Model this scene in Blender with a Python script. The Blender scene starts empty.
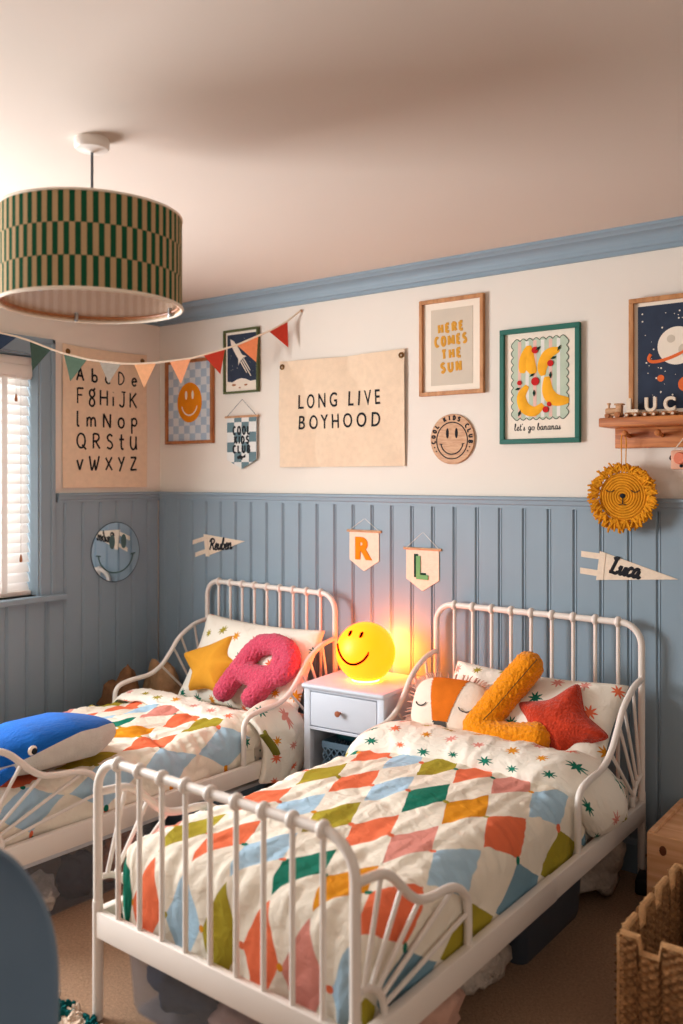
import bpy, bmesh, math, random
from mathutils import Vector, Matrix, noise
random.seed(7)
PI = math.pi
col = bpy.context.scene.collection
sin, cos, R = math.sin, math.cos, math.radians

# ------------------------------------------------------------------ materials
def lin(c):
    return tuple(((v/255)/12.92 if v/255 <= .04045 else (((v/255)+.055)/1.055)**2.4) for v in c) + (1.0,)
def nt(m):
    return m.node_tree.nodes, m.node_tree.links
def base_mat(name, rough=.6, spec=.3):
    m = bpy.data.materials.new(name); m.use_nodes = True
    b = m.node_tree.nodes['Principled BSDF']
    b.inputs['Roughness'].default_value = rough
    b.inputs['Specular IOR Level'].default_value = spec
    return m, b
def mat(name, rgb, rough=.6, spec=.3, var=.06, nscale=6, bump=0.0, bscale=60, metal=0.0, sheen=0.0, stretch=None, detail=4):
    """base colour with a little procedural tone variation and an optional noise bump"""
    m, b = base_mat(name, rough, spec)
    N, L = nt(m)
    b.inputs['Metallic'].default_value = metal
    if sheen: b.inputs['Sheen Weight'].default_value = sheen
    tc = N.new('ShaderNodeTexCoord'); mp = N.new('ShaderNodeMapping')
    L.new(tc.outputs['Object'], mp.inputs['Vector'])
    if stretch: mp.inputs['Scale'].default_value = stretch
    nz = N.new('ShaderNodeTexNoise'); nz.inputs['Scale'].default_value = nscale; nz.inputs['Detail'].default_value = detail
    L.new(mp.outputs['Vector'], nz.inputs['Vector'])
    rp = N.new('ShaderNodeValToRGB')
    c = lin(rgb)
    rp.color_ramp.elements[0].position = .3; rp.color_ramp.elements[1].position = .7
    rp.color_ramp.elements[0].color = tuple(max(0, v*(1-var)) for v in c[:3]) + (1,)
    rp.color_ramp.elements[1].color = tuple(min(1, v*(1+var)) for v in c[:3]) + (1,)
    L.new(nz.outputs['Fac'], rp.inputs['Fac']); L.new(rp.outputs['Color'], b.inputs['Base Color'])
    if bump:
        n2 = N.new('ShaderNodeTexNoise'); n2.inputs['Scale'].default_value = bscale; n2.inputs['Detail'].default_value = 3
        L.new(mp.outputs['Vector'], n2.inputs['Vector'])
        bp = N.new('ShaderNodeBump'); bp.inputs['Strength'].default_value = bump; bp.inputs['Distance'].default_value = .01
        L.new(n2.outputs['Fac'], bp.inputs['Height']); L.new(bp.outputs['Normal'], b.inputs['Normal'])
    return m
def wood(name, rgb, dark, scale=(1, 8, 8), ns=5):
    m, b = base_mat(name, .5, .3)
    N, L = nt(m)
    tc = N.new('ShaderNodeTexCoord'); mp = N.new('ShaderNodeMapping'); mp.inputs['Scale'].default_value = scale
    L.new(tc.outputs['Object'], mp.inputs['Vector'])
    nz = N.new('ShaderNodeTexNoise'); nz.inputs['Scale'].default_value = ns; nz.inputs['Detail'].default_value = 6; nz.inputs['Distortion'].default_value = .6
    L.new(mp.outputs['Vector'], nz.inputs['Vector'])
    rp = N.new('ShaderNodeValToRGB'); rp.color_ramp.elements[0].position = .32; rp.color_ramp.elements[1].position = .62
    rp.color_ramp.elements[0].color = lin(dark); rp.color_ramp.elements[1].color = lin(rgb)
    L.new(nz.outputs['Fac'], rp.inputs['Fac']); L.new(rp.outputs['Color'], b.inputs['Base Color'])
    return m
def math_node(N, L, op, a, b=None):
    n = N.new('ShaderNodeMath'); n.operation = op
    for i, v in enumerate((a, b)):
        if v is None: continue
        if isinstance(v, (int, float)): n.inputs[i].default_value = v
        else: L.new(v, n.inputs[i])
    return n.outputs[0]

C = dict(orange=(232,116,78), lb=(172,203,222), green=(28,116,94), mustard=(222,146,34), pink=(222,146,132), olive=(166,150,48), cream=(240,230,212), slate=(120,155,172))
def duvet_mat(u0, v0, row_a, row_b, du=.13, dv=.275):
    m, b = base_mat('harlequin_cotton', .85, .1)
    N, L = nt(m)
    uv = N.new('ShaderNodeUVMap'); uv.uv_map = 'UVMap'
    nz = N.new('ShaderNodeTexNoise'); nz.inputs['Scale'].default_value = 9; nz.inputs['Detail'].default_value = 2
    L.new(uv.outputs['UV'], nz.inputs['Vector'])
    sp = N.new('ShaderNodeSeparateXYZ'); L.new(uv.outputs['UV'], sp.inputs[0])
    wob = math_node(N, L, 'MULTIPLY', math_node(N, L, 'SUBTRACT', nz.outputs['Fac'], .5), .10)
    U = math_node(N, L, 'DIVIDE', math_node(N, L, 'SUBTRACT', sp.outputs['X'], u0), du)
    Vv = math_node(N, L, 'DIVIDE', math_node(N, L, 'SUBTRACT', sp.outputs['Y'], v0), dv)
    U = math_node(N, L, 'ADD', U, wob)
    iu = math_node(N, L, 'FLOOR', math_node(N, L, 'ADD', U, .5)); iv = math_node(N, L, 'FLOOR', math_node(N, L, 'ADD', Vv, .5))
    fu = math_node(N, L, 'ABSOLUTE', math_node(N, L, 'SUBTRACT', U, iu)); fv = math_node(N, L, 'ABSOLUTE', math_node(N, L, 'SUBTRACT', Vv, iv))
    inside = math_node(N, L, 'LESS_THAN', math_node(N, L, 'ADD', fu, fv), .475)
    odd = math_node(N, L, 'ABSOLUTE', math_node(N, L, 'MODULO', iv, 2))
    n = len(row_a)
    fac = math_node(N, L, 'DIVIDE', math_node(N, L, 'ADD', math_node(N, L, 'ADD', iu, 4), .5), n)
    ramps = []
    for row in (row_a, row_b):
        rp = N.new('ShaderNodeValToRGB'); rp.color_ramp.interpolation = 'CONSTANT'
        e = rp.color_ramp.elements
        e[0].position = 0; e[0].color = lin(C[row[0]]); e[1].position = 1/n; e[1].color = lin(C[row[1]])
        for k in range(2, n):
            q = e.new(k/n); q.color = lin(C[row[k]])
        L.new(fac, rp.inputs['Fac']); ramps.append(rp)
    mx = N.new('ShaderNodeMix'); mx.data_type = 'RGBA'
    L.new(odd, mx.inputs['Factor']); L.new(ramps[0].outputs['Color'], mx.inputs[6]); L.new(ramps[1].outputs['Color'], mx.inputs[7])
    # small dots where the points of the lozenges meet
    gu = math_node(N, L, 'MULTIPLY', math_node(N, L, 'SUBTRACT', fu, .5), du); gv = math_node(N, L, 'MULTIPLY', fv, dv)
    dist = math_node(N, L, 'SQRT', math_node(N, L, 'ADD', math_node(N, L, 'MULTIPLY', gu, gu), math_node(N, L, 'MULTIPLY', gv, gv)))
    dot = math_node(N, L, 'LESS_THAN', dist, .009)
    wn = N.new('ShaderNodeTexWhiteNoise'); wn.noise_dimensions = '2D'
    cmb = N.new('ShaderNodeCombineXYZ'); L.new(math_node(N, L, 'FLOOR', U), cmb.inputs[0]); L.new(iv, cmb.inputs[1]); L.new(cmb.outputs[0], wn.inputs['Vector'])
    rd = N.new('ShaderNodeValToRGB'); rd.color_ramp.interpolation = 'CONSTANT'
    e = rd.color_ramp.elements; e[0].color = lin(C['green']); e[1].position = .3; e[1].color = lin(C['orange'])
    q = e.new(.6); q.color = lin(C['mustard']); q = e.new(.8); q.color = lin(C['olive'])
    L.new(wn.outputs['Value'], rd.inputs['Fac'])
    m2 = N.new('ShaderNodeMix'); m2.data_type = 'RGBA'; m2.inputs[6].default_value = lin(C['cream'])
    L.new(inside, m2.inputs['Factor']); L.new(mx.outputs[2], m2.inputs[7])
    m3 = N.new('ShaderNodeMix'); m3.data_type = 'RGBA'
    L.new(dot, m3.inputs['Factor']); L.new(m2.outputs[2], m3.inputs[6]); L.new(rd.outputs['Color'], m3.inputs[7])
    L.new(m3.outputs[2], b.inputs['Base Color'])
    cloth_bump(N, L, b, uv.outputs['UV'])
    return m
def cloth_bump(N, L, b, vec):
    n2 = N.new('ShaderNodeTexNoise'); n2.inputs['Scale'].default_value = 22; n2.inputs['Detail'].default_value = 5; n2.inputs['Distortion'].default_value = 1.2
    L.new(vec, n2.inputs['Vector'])
    bp = N.new('ShaderNodeBump'); bp.inputs['Strength'].default_value = .75; bp.inputs['Distance'].default_value = .008
    L.new(n2.outputs['Fac'], bp.inputs['Height']); L.new(bp.outputs['Normal'], b.inputs['Normal'])
def star_mat(cell=.105, rout=.27, rin=.105, ground=(243,235,220), cols=('orange','mustard','olive','green','pink','orange','green','mustard'), name='star_print_cotton', offs=0.0):
    m, b = base_mat(name, .85, .1)
    N, L = nt(m)
    uv = N.new('ShaderNodeUVMap'); uv.uv_map = 'UVMap'
    sp = N.new('ShaderNodeSeparateXYZ'); L.new(uv.outputs['UV'], sp.inputs[0])
    Vv = math_node(N, L, 'ADD', math_node(N, L, 'DIVIDE', sp.outputs['Y'], cell), offs)
    iv = math_node(N, L, 'FLOOR', Vv)
    U = math_node(N, L, 'ADD', math_node(N, L, 'DIVIDE', sp.outputs['X'], cell), math_node(N, L, 'ADD', math_node(N, L, 'MULTIPLY', iv, .5), offs*1.7))
    iu = math_node(N, L, 'FLOOR', U)
    cmb = N.new('ShaderNodeCombineXYZ'); L.new(iu, cmb.inputs[0]); L.new(iv, cmb.inputs[1])
    wn = N.new('ShaderNodeTexWhiteNoise'); wn.noise_dimensions = '2D'; L.new(cmb.outputs[0], wn.inputs['Vector'])
    sc = N.new('ShaderNodeSeparateColor'); L.new(wn.outputs['Color'], sc.inputs[0])
    jx = math_node(N, L, 'MULTIPLY', math_node(N, L, 'SUBTRACT', sc.outputs[0], .5), .26)
    jy = math_node(N, L, 'MULTIPLY', math_node(N, L, 'SUBTRACT', sc.outputs[1], .5), .26)
    x = math_node(N, L, 'SUBTRACT', math_node(N, L, 'SUBTRACT', math_node(N, L, 'SUBTRACT', U, iu), .5), jx)
    y = math_node(N, L, 'SUBTRACT', math_node(N, L, 'SUBTRACT', math_node(N, L, 'SUBTRACT', Vv, iv), .5), jy)
    r = math_node(N, L, 'SQRT', math_node(N, L, 'ADD', math_node(N, L, 'MULTIPLY', x, x), math_node(N, L, 'MULTIPLY', y, y)))
    a = math_node(N, L, 'ARCTAN2', y, x)
    t = math_node(N, L, 'ADD', math_node(N, L, 'MULTIPLY', math_node(N, L, 'ADD', a, PI), 8/(2*PI)), sc.outputs[2])
    tri = math_node(N, L, 'MULTIPLY', math_node(N, L, 'ABSOLUTE', math_node(N, L, 'SUBTRACT', math_node(N, L, 'FRACT', t), .5)), 2)
    size = math_node(N, L, 'ADD', .72, math_node(N, L, 'MULTIPLY', sc.outputs[2], .32))
    thr = math_node(N, L, 'MULTIPLY', size, math_node(N, L, 'ADD', rin, math_node(N, L, 'MULTIPLY', math_node(N, L, 'POWER', tri, 1.4), rout-rin)))
    ins = math_node(N, L, 'LESS_THAN', r, thr)
    n = len(cols)
    rp = N.new('ShaderNodeValToRGB'); rp.color_ramp.interpolation = 'CONSTANT'; e = rp.color_ramp.elements
    e[0].position = 0; e[0].color = lin(C[cols[0]]); e[1].position = 1/n; e[1].color = lin(C[cols[1]])
    for k in range(2, n):
        q = e.new(k/n); q.color = lin(C[cols[k]])
    L.new(wn.outputs['Value'], rp.inputs['Fac'])
    mx = N.new('ShaderNodeMix'); mx.data_type = 'RGBA'; mx.inputs[6].default_value = lin(ground)
    L.new(ins, mx.inputs['Factor']); L.new(rp.outputs['Color'], mx.inputs[7]); L.new(mx.outputs[2], b.inputs['Base Color'])
    cloth_bump(N, L, b, uv.outputs['UV'])
    return m
def check_mat(name, c1, c2, su, sv, ou=0.0, ov=0.0):
    """checkerboard in UV metres"""
    m, b = base_mat(name, .85, .1)
    N, L = nt(m)
    uv = N.new('ShaderNodeUVMap'); uv.uv_map = 'UVMap'
    sp = N.new('ShaderNodeSeparateXYZ'); L.new(uv.outputs['UV'], sp.inputs[0])
    fu = math_node(N, L, 'FLOOR', math_node(N, L, 'ADD', math_node(N, L, 'DIVIDE', sp.outputs['X'], su), ou))
    fv = math_node(N, L, 'FLOOR', math_node(N, L, 'ADD', math_node(N, L, 'DIVIDE', sp.outputs['Y'], sv), ov))
    k = math_node(N, L, 'ABSOLUTE', math_node(N, L, 'MODULO', math_node(N, L, 'ADD', fu, fv), 2))
    mx = N.new('ShaderNodeMix'); mx.data_type = 'RGBA'; mx.inputs[6].default_value = lin(c1); mx.inputs[7].default_value = lin(c2)
    L.new(k, mx.inputs['Factor'])
    nz = N.new('ShaderNodeTexNoise'); nz.inputs['Scale'].default_value = 160; L.new(uv.outputs['UV'], nz.inputs['Vector'])
    m4 = N.new('ShaderNodeMix'); m4.data_type = 'RGBA'; m4.blend_type = 'MULTIPLY'; m4.inputs['Factor'].default_value = .10
    L.new(mx.outputs[2], m4.inputs[6]); L.new(nz.outputs['Fac'], m4.inputs[7])
    L.new(m4.outputs[2], b.inputs['Base Color'])
    return m

M = {}
M['wall'] = mat('cream_wall_paint', (230,220,208), .9, .1, .015, 2, .05, 220)
M['ceiling'] = mat('ceiling_paint', (216,202,190), .92, .1, .012, 1.5, .04, 200)
M['blue'] = mat('blue_eggshell_paint', (136,154,166), .5, .3, .03, 3, .02, 150)
M['carpet'] = mat('beige_carpet', (170,138,112), 1, .05, .22, 130, .7, 260, detail=6)
M['white_metal'] = mat('white_enamel', (232,222,212), .38, .45, .015, 4)
M['mattress'] = mat('white_ticking', (226,220,212), .9, .1, .03, 8)
M['canvas'] = mat('natural_canvas', (230,204,176), .95, .05, .04, 40, .25, 300)
M['felt_cream'] = mat('cream_felt', (232,214,192), .95, .05, .05, 60, .3, 300)
M['black'] = mat('black_print', (38,40,44), .8, .1, .05, 20)
M['brass'] = mat('brass_snap', (120,85,45), .35, .5, .1, 20, metal=.8)
M['oak'] = wood('oak_frame', (196,140,92), (168,112,68), (8, 8, 2), 6)
M['darkoak'] = wood('brown_frame', (176,112,66), (146,88,50), (8, 8, 2), 6)
M['pine'] = wood('pine_board', (238,188,144), (218,160,112), (1.2, 14, 14), 3)
M['shelfwood'] = wood('honey_pine', (196,122,66), (150,82,40), (1.5, 16, 16), 4)
M['toywood'] = wood('toy_beech', (205,160,120), (180,130,92), (4, 20, 20), 6)
M['knot'] = mat('pine_knot', (104,56,34), .6, .2, .2, 40)
M['greenframe'] = mat('teal_painted_frame', (32,98,84), .5, .3, .06, 12)
M['oliveframe'] = mat('olive_painted_frame', (84,92,54), .5, .3, .06, 12)
M['paper'] = mat('cream_paper', (238,224,206), .9, .1, .02, 10)
M['greypaper'] = mat('warm_grey_paper', (206,192,174), .9, .1, .03, 10)
M['gold'] = mat('gold_ink', (206,148,58), .8, .1, .06, 30)
M['navy'] = mat('night_sky_ink', (54,62,78), .8, .1, .12, 18)
M['orange'] = mat('orange_ink', (226,108,58), .8, .1, .06, 20)
M['mustard'] = mat('mustard_ink', (226,134,24), .85, .1, .06, 20)
M['banana'] = mat('banana_ink', (242,172,48), .85, .1, .1, 20)
M['red'] = mat('cherry_ink', (196,40,40), .8, .1, .06, 20)
M['leaf'] = mat('dark_green_ink', (28,58,48), .8, .1, .06, 20)
M['mint'] = mat('mint_ink', (186,198,176), .85, .1, .04, 20)
M['rose'] = mat('rose_ink', (226,184,170), .85, .1, .04, 20)
M['greywhite'] = mat('grey_white_ink', (226,222,214), .85, .1, .04, 20)
M['fmustard'] = mat('mustard_cotton', (226,158,52), .9, .1, .04, 20, .25, 160)
M['fpink'] = mat('pink_boucle', (212,78,104), 1, .05, .18, 130, .8, 130, sheen=.25)
M['forange'] = mat('mustard_boucle', (240,146,18), 1, .05, .16, 130, .8, 130, sheen=.2)
M['fred'] = mat('rust_plush', (190,58,32), 1, .05, .22, 45, .8, 120, sheen=.25)
M['foxwhite'] = mat('cream_cotton', (240,222,204), .9, .1, .04, 20, .2, 160)
M['foxorange'] = mat('orange_velvet', (216,112,30), .9, .1, .1, 16, .2, 160)
M['foxnose'] = mat('grey_felt', (78,74,70), .9, .1, .06, 30)
M['fringe'] = mat('dusty_pink_tassel', (206,164,146), .95, .05, .1, 40)
M['whaleblue'] = mat('blue_plush', (18,90,172), .95, .1, .16, 22, .5, 160, sheen=.08, stretch=(1, .35, 1))
M['whalebelly'] = mat('grey_white_plush', (206,200,190), .95, .1, .06, 22, .4, 160, sheen=.2)
M['lionrope'] = mat('mustard_rope', (222,150,40), .95, .05, .12, 40, .4, 240)
M['lionfringe'] = mat('mustard_yarn', (218,146,36), .95, .05, .16, 60, .5, 200)
M['chair'] = mat('slate_blue_plastic', (108,128,146), .45, .35, .05, 6)
M['steel'] = mat('steel', (150,150,150), .3, .5, .03, 10, metal=.9)
M['ns'] = mat('pale_grey_paint', (206,212,222), .45, .35, .02, 5)
M['copper'] = mat('copper_leather', (178,108,78), .4, .4, .05, 20, metal=.4)
M['plasticblue'] = mat('slate_plastic', (84,106,122), .5, .3, .05, 8)
M['wicker'] = mat('seagrass', (150,108,70), .85, .15, .45, 70, .4, 200)
M['wickerrim'] = mat('pale_seagrass', (196,150,104), .85, .15, .15, 60, .4, 200)
M['darktub'] = mat('blue_black_tub', (66,76,88), .4, .4, .06, 6)
M['rug'] = mat('cream_shag', (214,190,168), 1, .05, .15, 90, .8, 140)
M['teal'] = mat('teal_wool', (20,92,92), 1, .05, .2, 60, .6, 160)
M['brownplush'] = mat('brown_plush', (120,84,58), 1, .05, .2, 40, .7, 140)
M['tan'] = mat('tan_felt', (176,140,104), 1, .05, .15, 40, .5, 140)
M['whiteplush'] = mat('white_plush', (196,184,172), 1, .05, .2, 30, .9, 90)
M['darkcloth'] = mat('navy_cloth', (44,52,64), .95, .05, .3, 14, .5, 60)
M['skinplush'] = mat('peach_plush', (214,140,104), 1, .05, .15, 30, .6, 110)
M['shoe'] = mat('black_rubber', (28,28,30), .6, .3, .1, 30)
M['grass'] = mat('green_plastic', (60,150,60), .5, .3, .1, 10)
M['tealplastic'] = mat('teal_plastic', (30,88,94), .5, .3, .1, 10)
M['slat'] = None
flagcols = [('navy_felt',(56,70,92)),('bottle_green_felt',(66,84,74)),('sage_felt',(96,120,104)),('grey_felt_flag',(166,160,150)),('peach_felt',(234,176,132)),('salmon_felt',(240,166,124)),('brick_felt',(186,62,46)),('coral_felt',(236,142,96)),('red_felt',(192,62,46))]

def slat_mat():
    m = bpy.data.materials.new('white_blind_slat'); m.use_nodes = True
    N, L = nt(m); b = N['Principled BSDF']; out = N['Material Output']
    b.inputs['Base Color'].default_value = lin((242,240,238)); b.inputs['Roughness'].default_value = .5
    tr = N.new('ShaderNodeBsdfTranslucent'); tr.inputs['Color'].default_value = lin((240,236,232))
    mx = N.new('ShaderNodeMixShader'); mx.inputs[0].default_value = .45
    L.new(b.outputs[0], mx.inputs[1]); L.new(tr.outputs[0], mx.inputs[2]); L.new(mx.outputs[0], out.inputs[0])
    return m
M['slat'] = slat_mat()
def clear_mat(name, tint, body=.25):
    m = bpy.data.materials.new(name); m.use_nodes = True
    N, L = nt(m); b = N['Principled BSDF']; out = N['Material Output']
    b.inputs['Base Color'].default_value = lin(tint); b.inputs['Roughness'].default_value = .25
    tr = N.new('ShaderNodeBsdfTransparent'); tr.inputs['Color'].default_value = lin((240,242,245))
    mx = N.new('ShaderNodeMixShader'); mx.inputs[0].default_value = body
    L.new(tr.outputs[0], mx.inputs[1]); L.new(b.outputs[0], mx.inputs[2]); L.new(mx.outputs[0], out.inputs[0])
    return m
M['clear'] = clear_mat('clear_plastic', (205,205,210), .10)
M['clearlid'] = clear_mat('frosted_lid', (222,222,226), .8)
M['acrylic'] = clear_mat('acrylic_diffuser', (230,220,210), .10)
def glass_mat():
    m = bpy.data.materials.new('window_glass'); m.use_nodes = True
    N, L = nt(m); out = N['Material Output']; N.remove(N['Principled BSDF'])
    tr = N.new('ShaderNodeBsdfTransparent'); gl = N.new('ShaderNodeBsdfGlossy'); gl.inputs['Roughness'].default_value = .02
    mx = N.new('ShaderNodeMixShader'); mx.inputs[0].default_value = .06
    L.new(tr.outputs[0], mx.inputs[1]); L.new(gl.outputs[0], mx.inputs[2]); L.new(mx.outputs[0], out.inputs[0])
    return m
M['glass'] = glass_mat()
M['mirror'] = mat('mirror_silver', (232,236,238), .02, .5, .0, 3, metal=1.0)
M['mirroredge'] = mat('mirror_edge', (70,84,96), .2, .5, .05, 3)
M['etch'] = mat('etched_green_grey', (76,104,104), .5, .3, .05, 20)
def emit_mat(name, rgb, strength):
    m = bpy.data.materials.new(name); m.use_nodes = True
    b = m.node_tree.nodes['Principled BSDF']
    b.inputs['Base Color'].default_value = lin((210,150,20)); b.inputs['Roughness'].default_value = .45
    b.inputs['Emission Color'].default_value = rgb + (1,); b.inputs['Emission Strength'].default_value = strength
    return m
LAMP_E = 1.0
M['lampglow'] = emit_mat('glowing_yellow_vinyl', (1.0, .060, .0004), 8.0)
M['back_glow'] = emit_mat('added_warm_glow', (1.0, .25, .030), 165)  # for the added emitter hidden behind the smiley lamp
M['ring'] = emit_mat('added_ring_glow', (1.0, .30, .006), 200)  # for the added emitter at the smiley lamp's foot
def shade_mats():
    """three bands of upright green and straw stripes, each band half a stripe on; straw lining"""
    m = check_mat('green_striped_linen', (22,80,52), (192,160,120), 2*PI*.233/108, .0783, 0, .62)
    m2 = check_mat('straw_lining', (222,184,148), (206,164,126), 2*PI*.233/108, 9, 0, .5)
    return m, m2
M['shade'], M['lining'] = shade_mats()
M['checkblue'] = check_mat('blue_grey_check', (214,216,218), (172,188,204), .041, .041)
M['checkteal'] = check_mat('teal_white_check', (228,226,220), (108,132,138), .049, .049, .0, .55)
M['stars'] = star_mat()
M['stars_b'] = star_mat(offs=.37, name='star_print_pillow')
M['sheet'] = star_mat(cell=.03, rout=.3, rin=.1, cols=('slate','green'), name='speckled_sheet')
ROW_E = ['pink','olive','orange','lb','green','mustard','orange','lb','green']
ROW_O = ['green','orange','lb','olive','orange','pink','lb','olive','mustard']
ROWS = lambda a: [a[(k+1) % 9] for k in range(9)]
M['duvet_r'] = duvet_mat(.115, -.915, ['pink','olive','orange','lb','green','mustard','orange','slate','green'], ['green','orange','lb','olive','orange','pink','lb','olive','mustard'])
M['duvet_l'] = duvet_mat(.03, -.90, ['lb','pink','orange','lb','green','mustard','orange','lb','green'], ['green','olive','orange','lb','pink','orange','olive','lb','orange'])

# ------------------------------------------------------------------ mesh helpers
class MB:
    def __init__(s): s.v = []; s.f = []; s.m = []; s.uv = []
    def add(s, v, f, mi=0, uv=None):
        o = len(s.v); s.v += [tuple(p) for p in v]
        for k, q in enumerate(f):
            s.f.append(tuple(i+o for i in q)); s.m.append(mi)
            s.uv.append(uv[k] if uv else None)
        return s
    def tf(s, mx):
        s.v = [tuple(mx @ Vector(p)) for p in s.v]; return s
    def box(s, x0, x1, y0, y1, z0, z1, mi=0, bev=0.0, seg=2):
        bm = bmesh.new(); bmesh.ops.create_cube(bm, size=1)
        for q in bm.verts: q.co = Vector((x0+(q.co.x+.5)*(x1-x0), y0+(q.co.y+.5)*(y1-y0), z0+(q.co.z+.5)*(z1-z0)))
        if bev: bmesh.ops.bevel(bm, geom=bm.edges[:], offset=bev, segments=seg, affect='EDGES', profile=.5)
        bm.verts.index_update()
        s.add([q.co for q in bm.verts], [[q.index for q in f.verts] for f in bm.faces], mi); bm.free(); return s
    def tube(s, pts, r, mi=0, seg=10, closed=False, flat=None):
        pts = [Vector(p) for p in pts]; n = len(pts)
        rr = r if isinstance(r, (list, tuple)) else [r]*n
        T = []
        for i in range(n):
            a = pts[(i-1) % n] if (closed or i > 0) else pts[i]; b = pts[(i+1) % n] if (closed or i < n-1) else pts[i]
            t = (b-a); T.append(t.normalized() if t.length > 1e-9 else Vector((0,0,1)))
        up = Vector((0,1,0)) if abs(T[0].y) < .9 else Vector((1,0,0))
        N0 = (up - T[0]*up.dot(T[0])).normalized(); V = []; F = []
        for i in range(n):
            N0 = (N0 - T[i]*N0.dot(T[i])); N0 = N0.normalized() if N0.length > 1e-9 else T[i].orthogonal().normalized()
            B = T[i].cross(N0)
            for k in range(seg):
                a = 2*PI*k/seg
                V.append(pts[i] + (N0*cos(a)+B*sin(a))*rr[i])
        m = n if closed else n-1
        for i in range(m):
            j = (i+1) % n
            for k in range(seg):
                q = (k+1) % seg
                F.append((i*seg+k, i*seg+q, j*seg+q, j*seg+k))
        if not closed:
            F.append(tuple(range(seg))[::-1]); F.append(tuple((n-1)*seg+k for k in range(seg)))
        if flat is not None:
            V = [Vector((p.x, flat[0]+(p.y-flat[0])*flat[1], p.z)) for p in V]
        return s.add(V, F, mi)
    def prism(s, pts, y0, y1, mi=0):
        """polygon in x-z (any simple outline), from y0 back to y1"""
        n = len(pts); area = sum(pts[i][0]*pts[(i+1) % n][1]-pts[(i+1) % n][0]*pts[i][1] for i in range(n))
        if area < 0: pts = pts[::-1]
        V = [(p[0], y0, p[1]) for p in pts]+[(p[0], y1, p[1]) for p in pts]
        F = [tuple(range(n)), tuple(range(2*n-1, n-1, -1))]+[(i, n+i, n+(i+1) % n, (i+1) % n) for i in range(n)]
        uv = [[(pts[i][0], pts[i][1]) for i in range(n)], [(pts[i-n][0], pts[i-n][1]) for i in range(2*n-1, n-1, -1)]]+[[(pts[i][0], pts[i][1])]*2+[(pts[(i+1) % n][0], pts[(i+1) % n][1])]*2 for i in range(n)]
        return s.add(V, F, mi, uv)
    def lathe(s, prof, seg=32, mi=0, c=(0,0,0), uvr=None):
        V = []; F = []; UV = []
        for r, z in prof:
            for k in range(seg):
                a = 2*PI*k/seg; V.append((c[0]+r*cos(a), c[1]+r*sin(a), c[2]+z))
        for i in range(len(prof)-1):
            for k in range(seg):
                q = (k+1) % seg; F.append((i*seg+k, i*seg+q, (i+1)*seg+q, (i+1)*seg+k))
                if uvr:
                    UV.append([(2*PI*k/seg*uvr, prof[i][1]), (2*PI*(k+1)/seg*uvr, prof[i][1]), (2*PI*(k+1)/seg*uvr, prof[i+1][1]), (2*PI*k/seg*uvr, prof[i+1][1])])
        return s.add(V, F, mi, UV if uvr else None)
    def grid(s, fn, nu, nv, mi=0, uvfn=None, flip=False):
        V = [fn(i/nu, j/nv) for j in range(nv+1) for i in range(nu+1)]; F = []; UV = []
        for j in range(nv):
            for i in range(nu):
                a = j*(nu+1)+i; q = (a, a+1, a+nu+2, a+nu+1)
                u = [(i/nu, j/nv), ((i+1)/nu, j/nv), ((i+1)/nu, (j+1)/nv), (i/nu, (j+1)/nv)]
                if flip: q = q[::-1]; u = u[::-1]
                F.append(q); UV.append([uvfn(*w) for w in u] if uvfn else u)
        return s.add(V, F, mi, UV)
    def sphere(s, c, r, mi=0, seg=16, ring=10):
        rx, ry, rz = (r, r, r) if isinstance(r, (int, float)) else r
        bm = bmesh.new(); bmesh.ops.create_uvsphere(bm, u_segments=seg, v_segments=ring, radius=1)
        bm.verts.index_update()
        s.add([(c[0]+q.co.x*rx, c[1]+q.co.y*ry, c[2]+q.co.z*rz) for q in bm.verts], [[q.index for q in f.verts] for f in bm.faces], mi); bm.free(); return s
    def text(s, body, x0, x1, z0, z1, y=0.0, th=.001, bold=0.0, mi=0, shear=0.0):
        cu = bpy.data.curves.new('t', 'FONT'); cu.body = body; cu.offset = bold; cu.resolution_u = 4; cu.shear = shear
        ob = bpy.data.objects.new('t', cu); col.objects.link(ob)
        dg = bpy.context.evaluated_depsgraph_get(); me = bpy.data.meshes.new_from_object(ob.evaluated_get(dg))
        P = [q.co.copy() for q in me.vertices]; Fs = [tuple(p.vertices) for p in me.polygons]
        bpy.data.objects.remove(ob); bpy.data.curves.remove(cu); bpy.data.meshes.remove(me)
        ax, bx = min(p.x for p in P), max(p.x for p in P); ay, by = min(p.y for p in P), max(p.y for p in P)
        mp = [(x0+(p.x-ax)/(bx-ax)*(x1-x0), z0+(p.y-ay)/(by-ay)*(z1-z0)) for p in P]
        # front faces plus a rim so each glyph has real thickness
        bm = bmesh.new(); vs = [bm.verts.new((a, y, b)) for a, b in mp]
        for f in Fs:
            try: bm.faces.new([vs[i] for i in f])
            except ValueError: pass
        bmesh.ops.recalc_face_normals(bm, faces=bm.faces[:])
        ex = bmesh.ops.extrude_face_region(bm, geom=bm.faces[:])
        for g in ex['geom']:
            if isinstance(g, bmesh.types.BMVert): g.co.y -= th
        bmesh.ops.recalc_face_normals(bm, faces=bm.faces[:]); bm.verts.index_update()
        s.add([q.co for q in bm.verts], [[q.index for q in f.verts] for f in bm.faces], mi); bm.free(); return s
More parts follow.
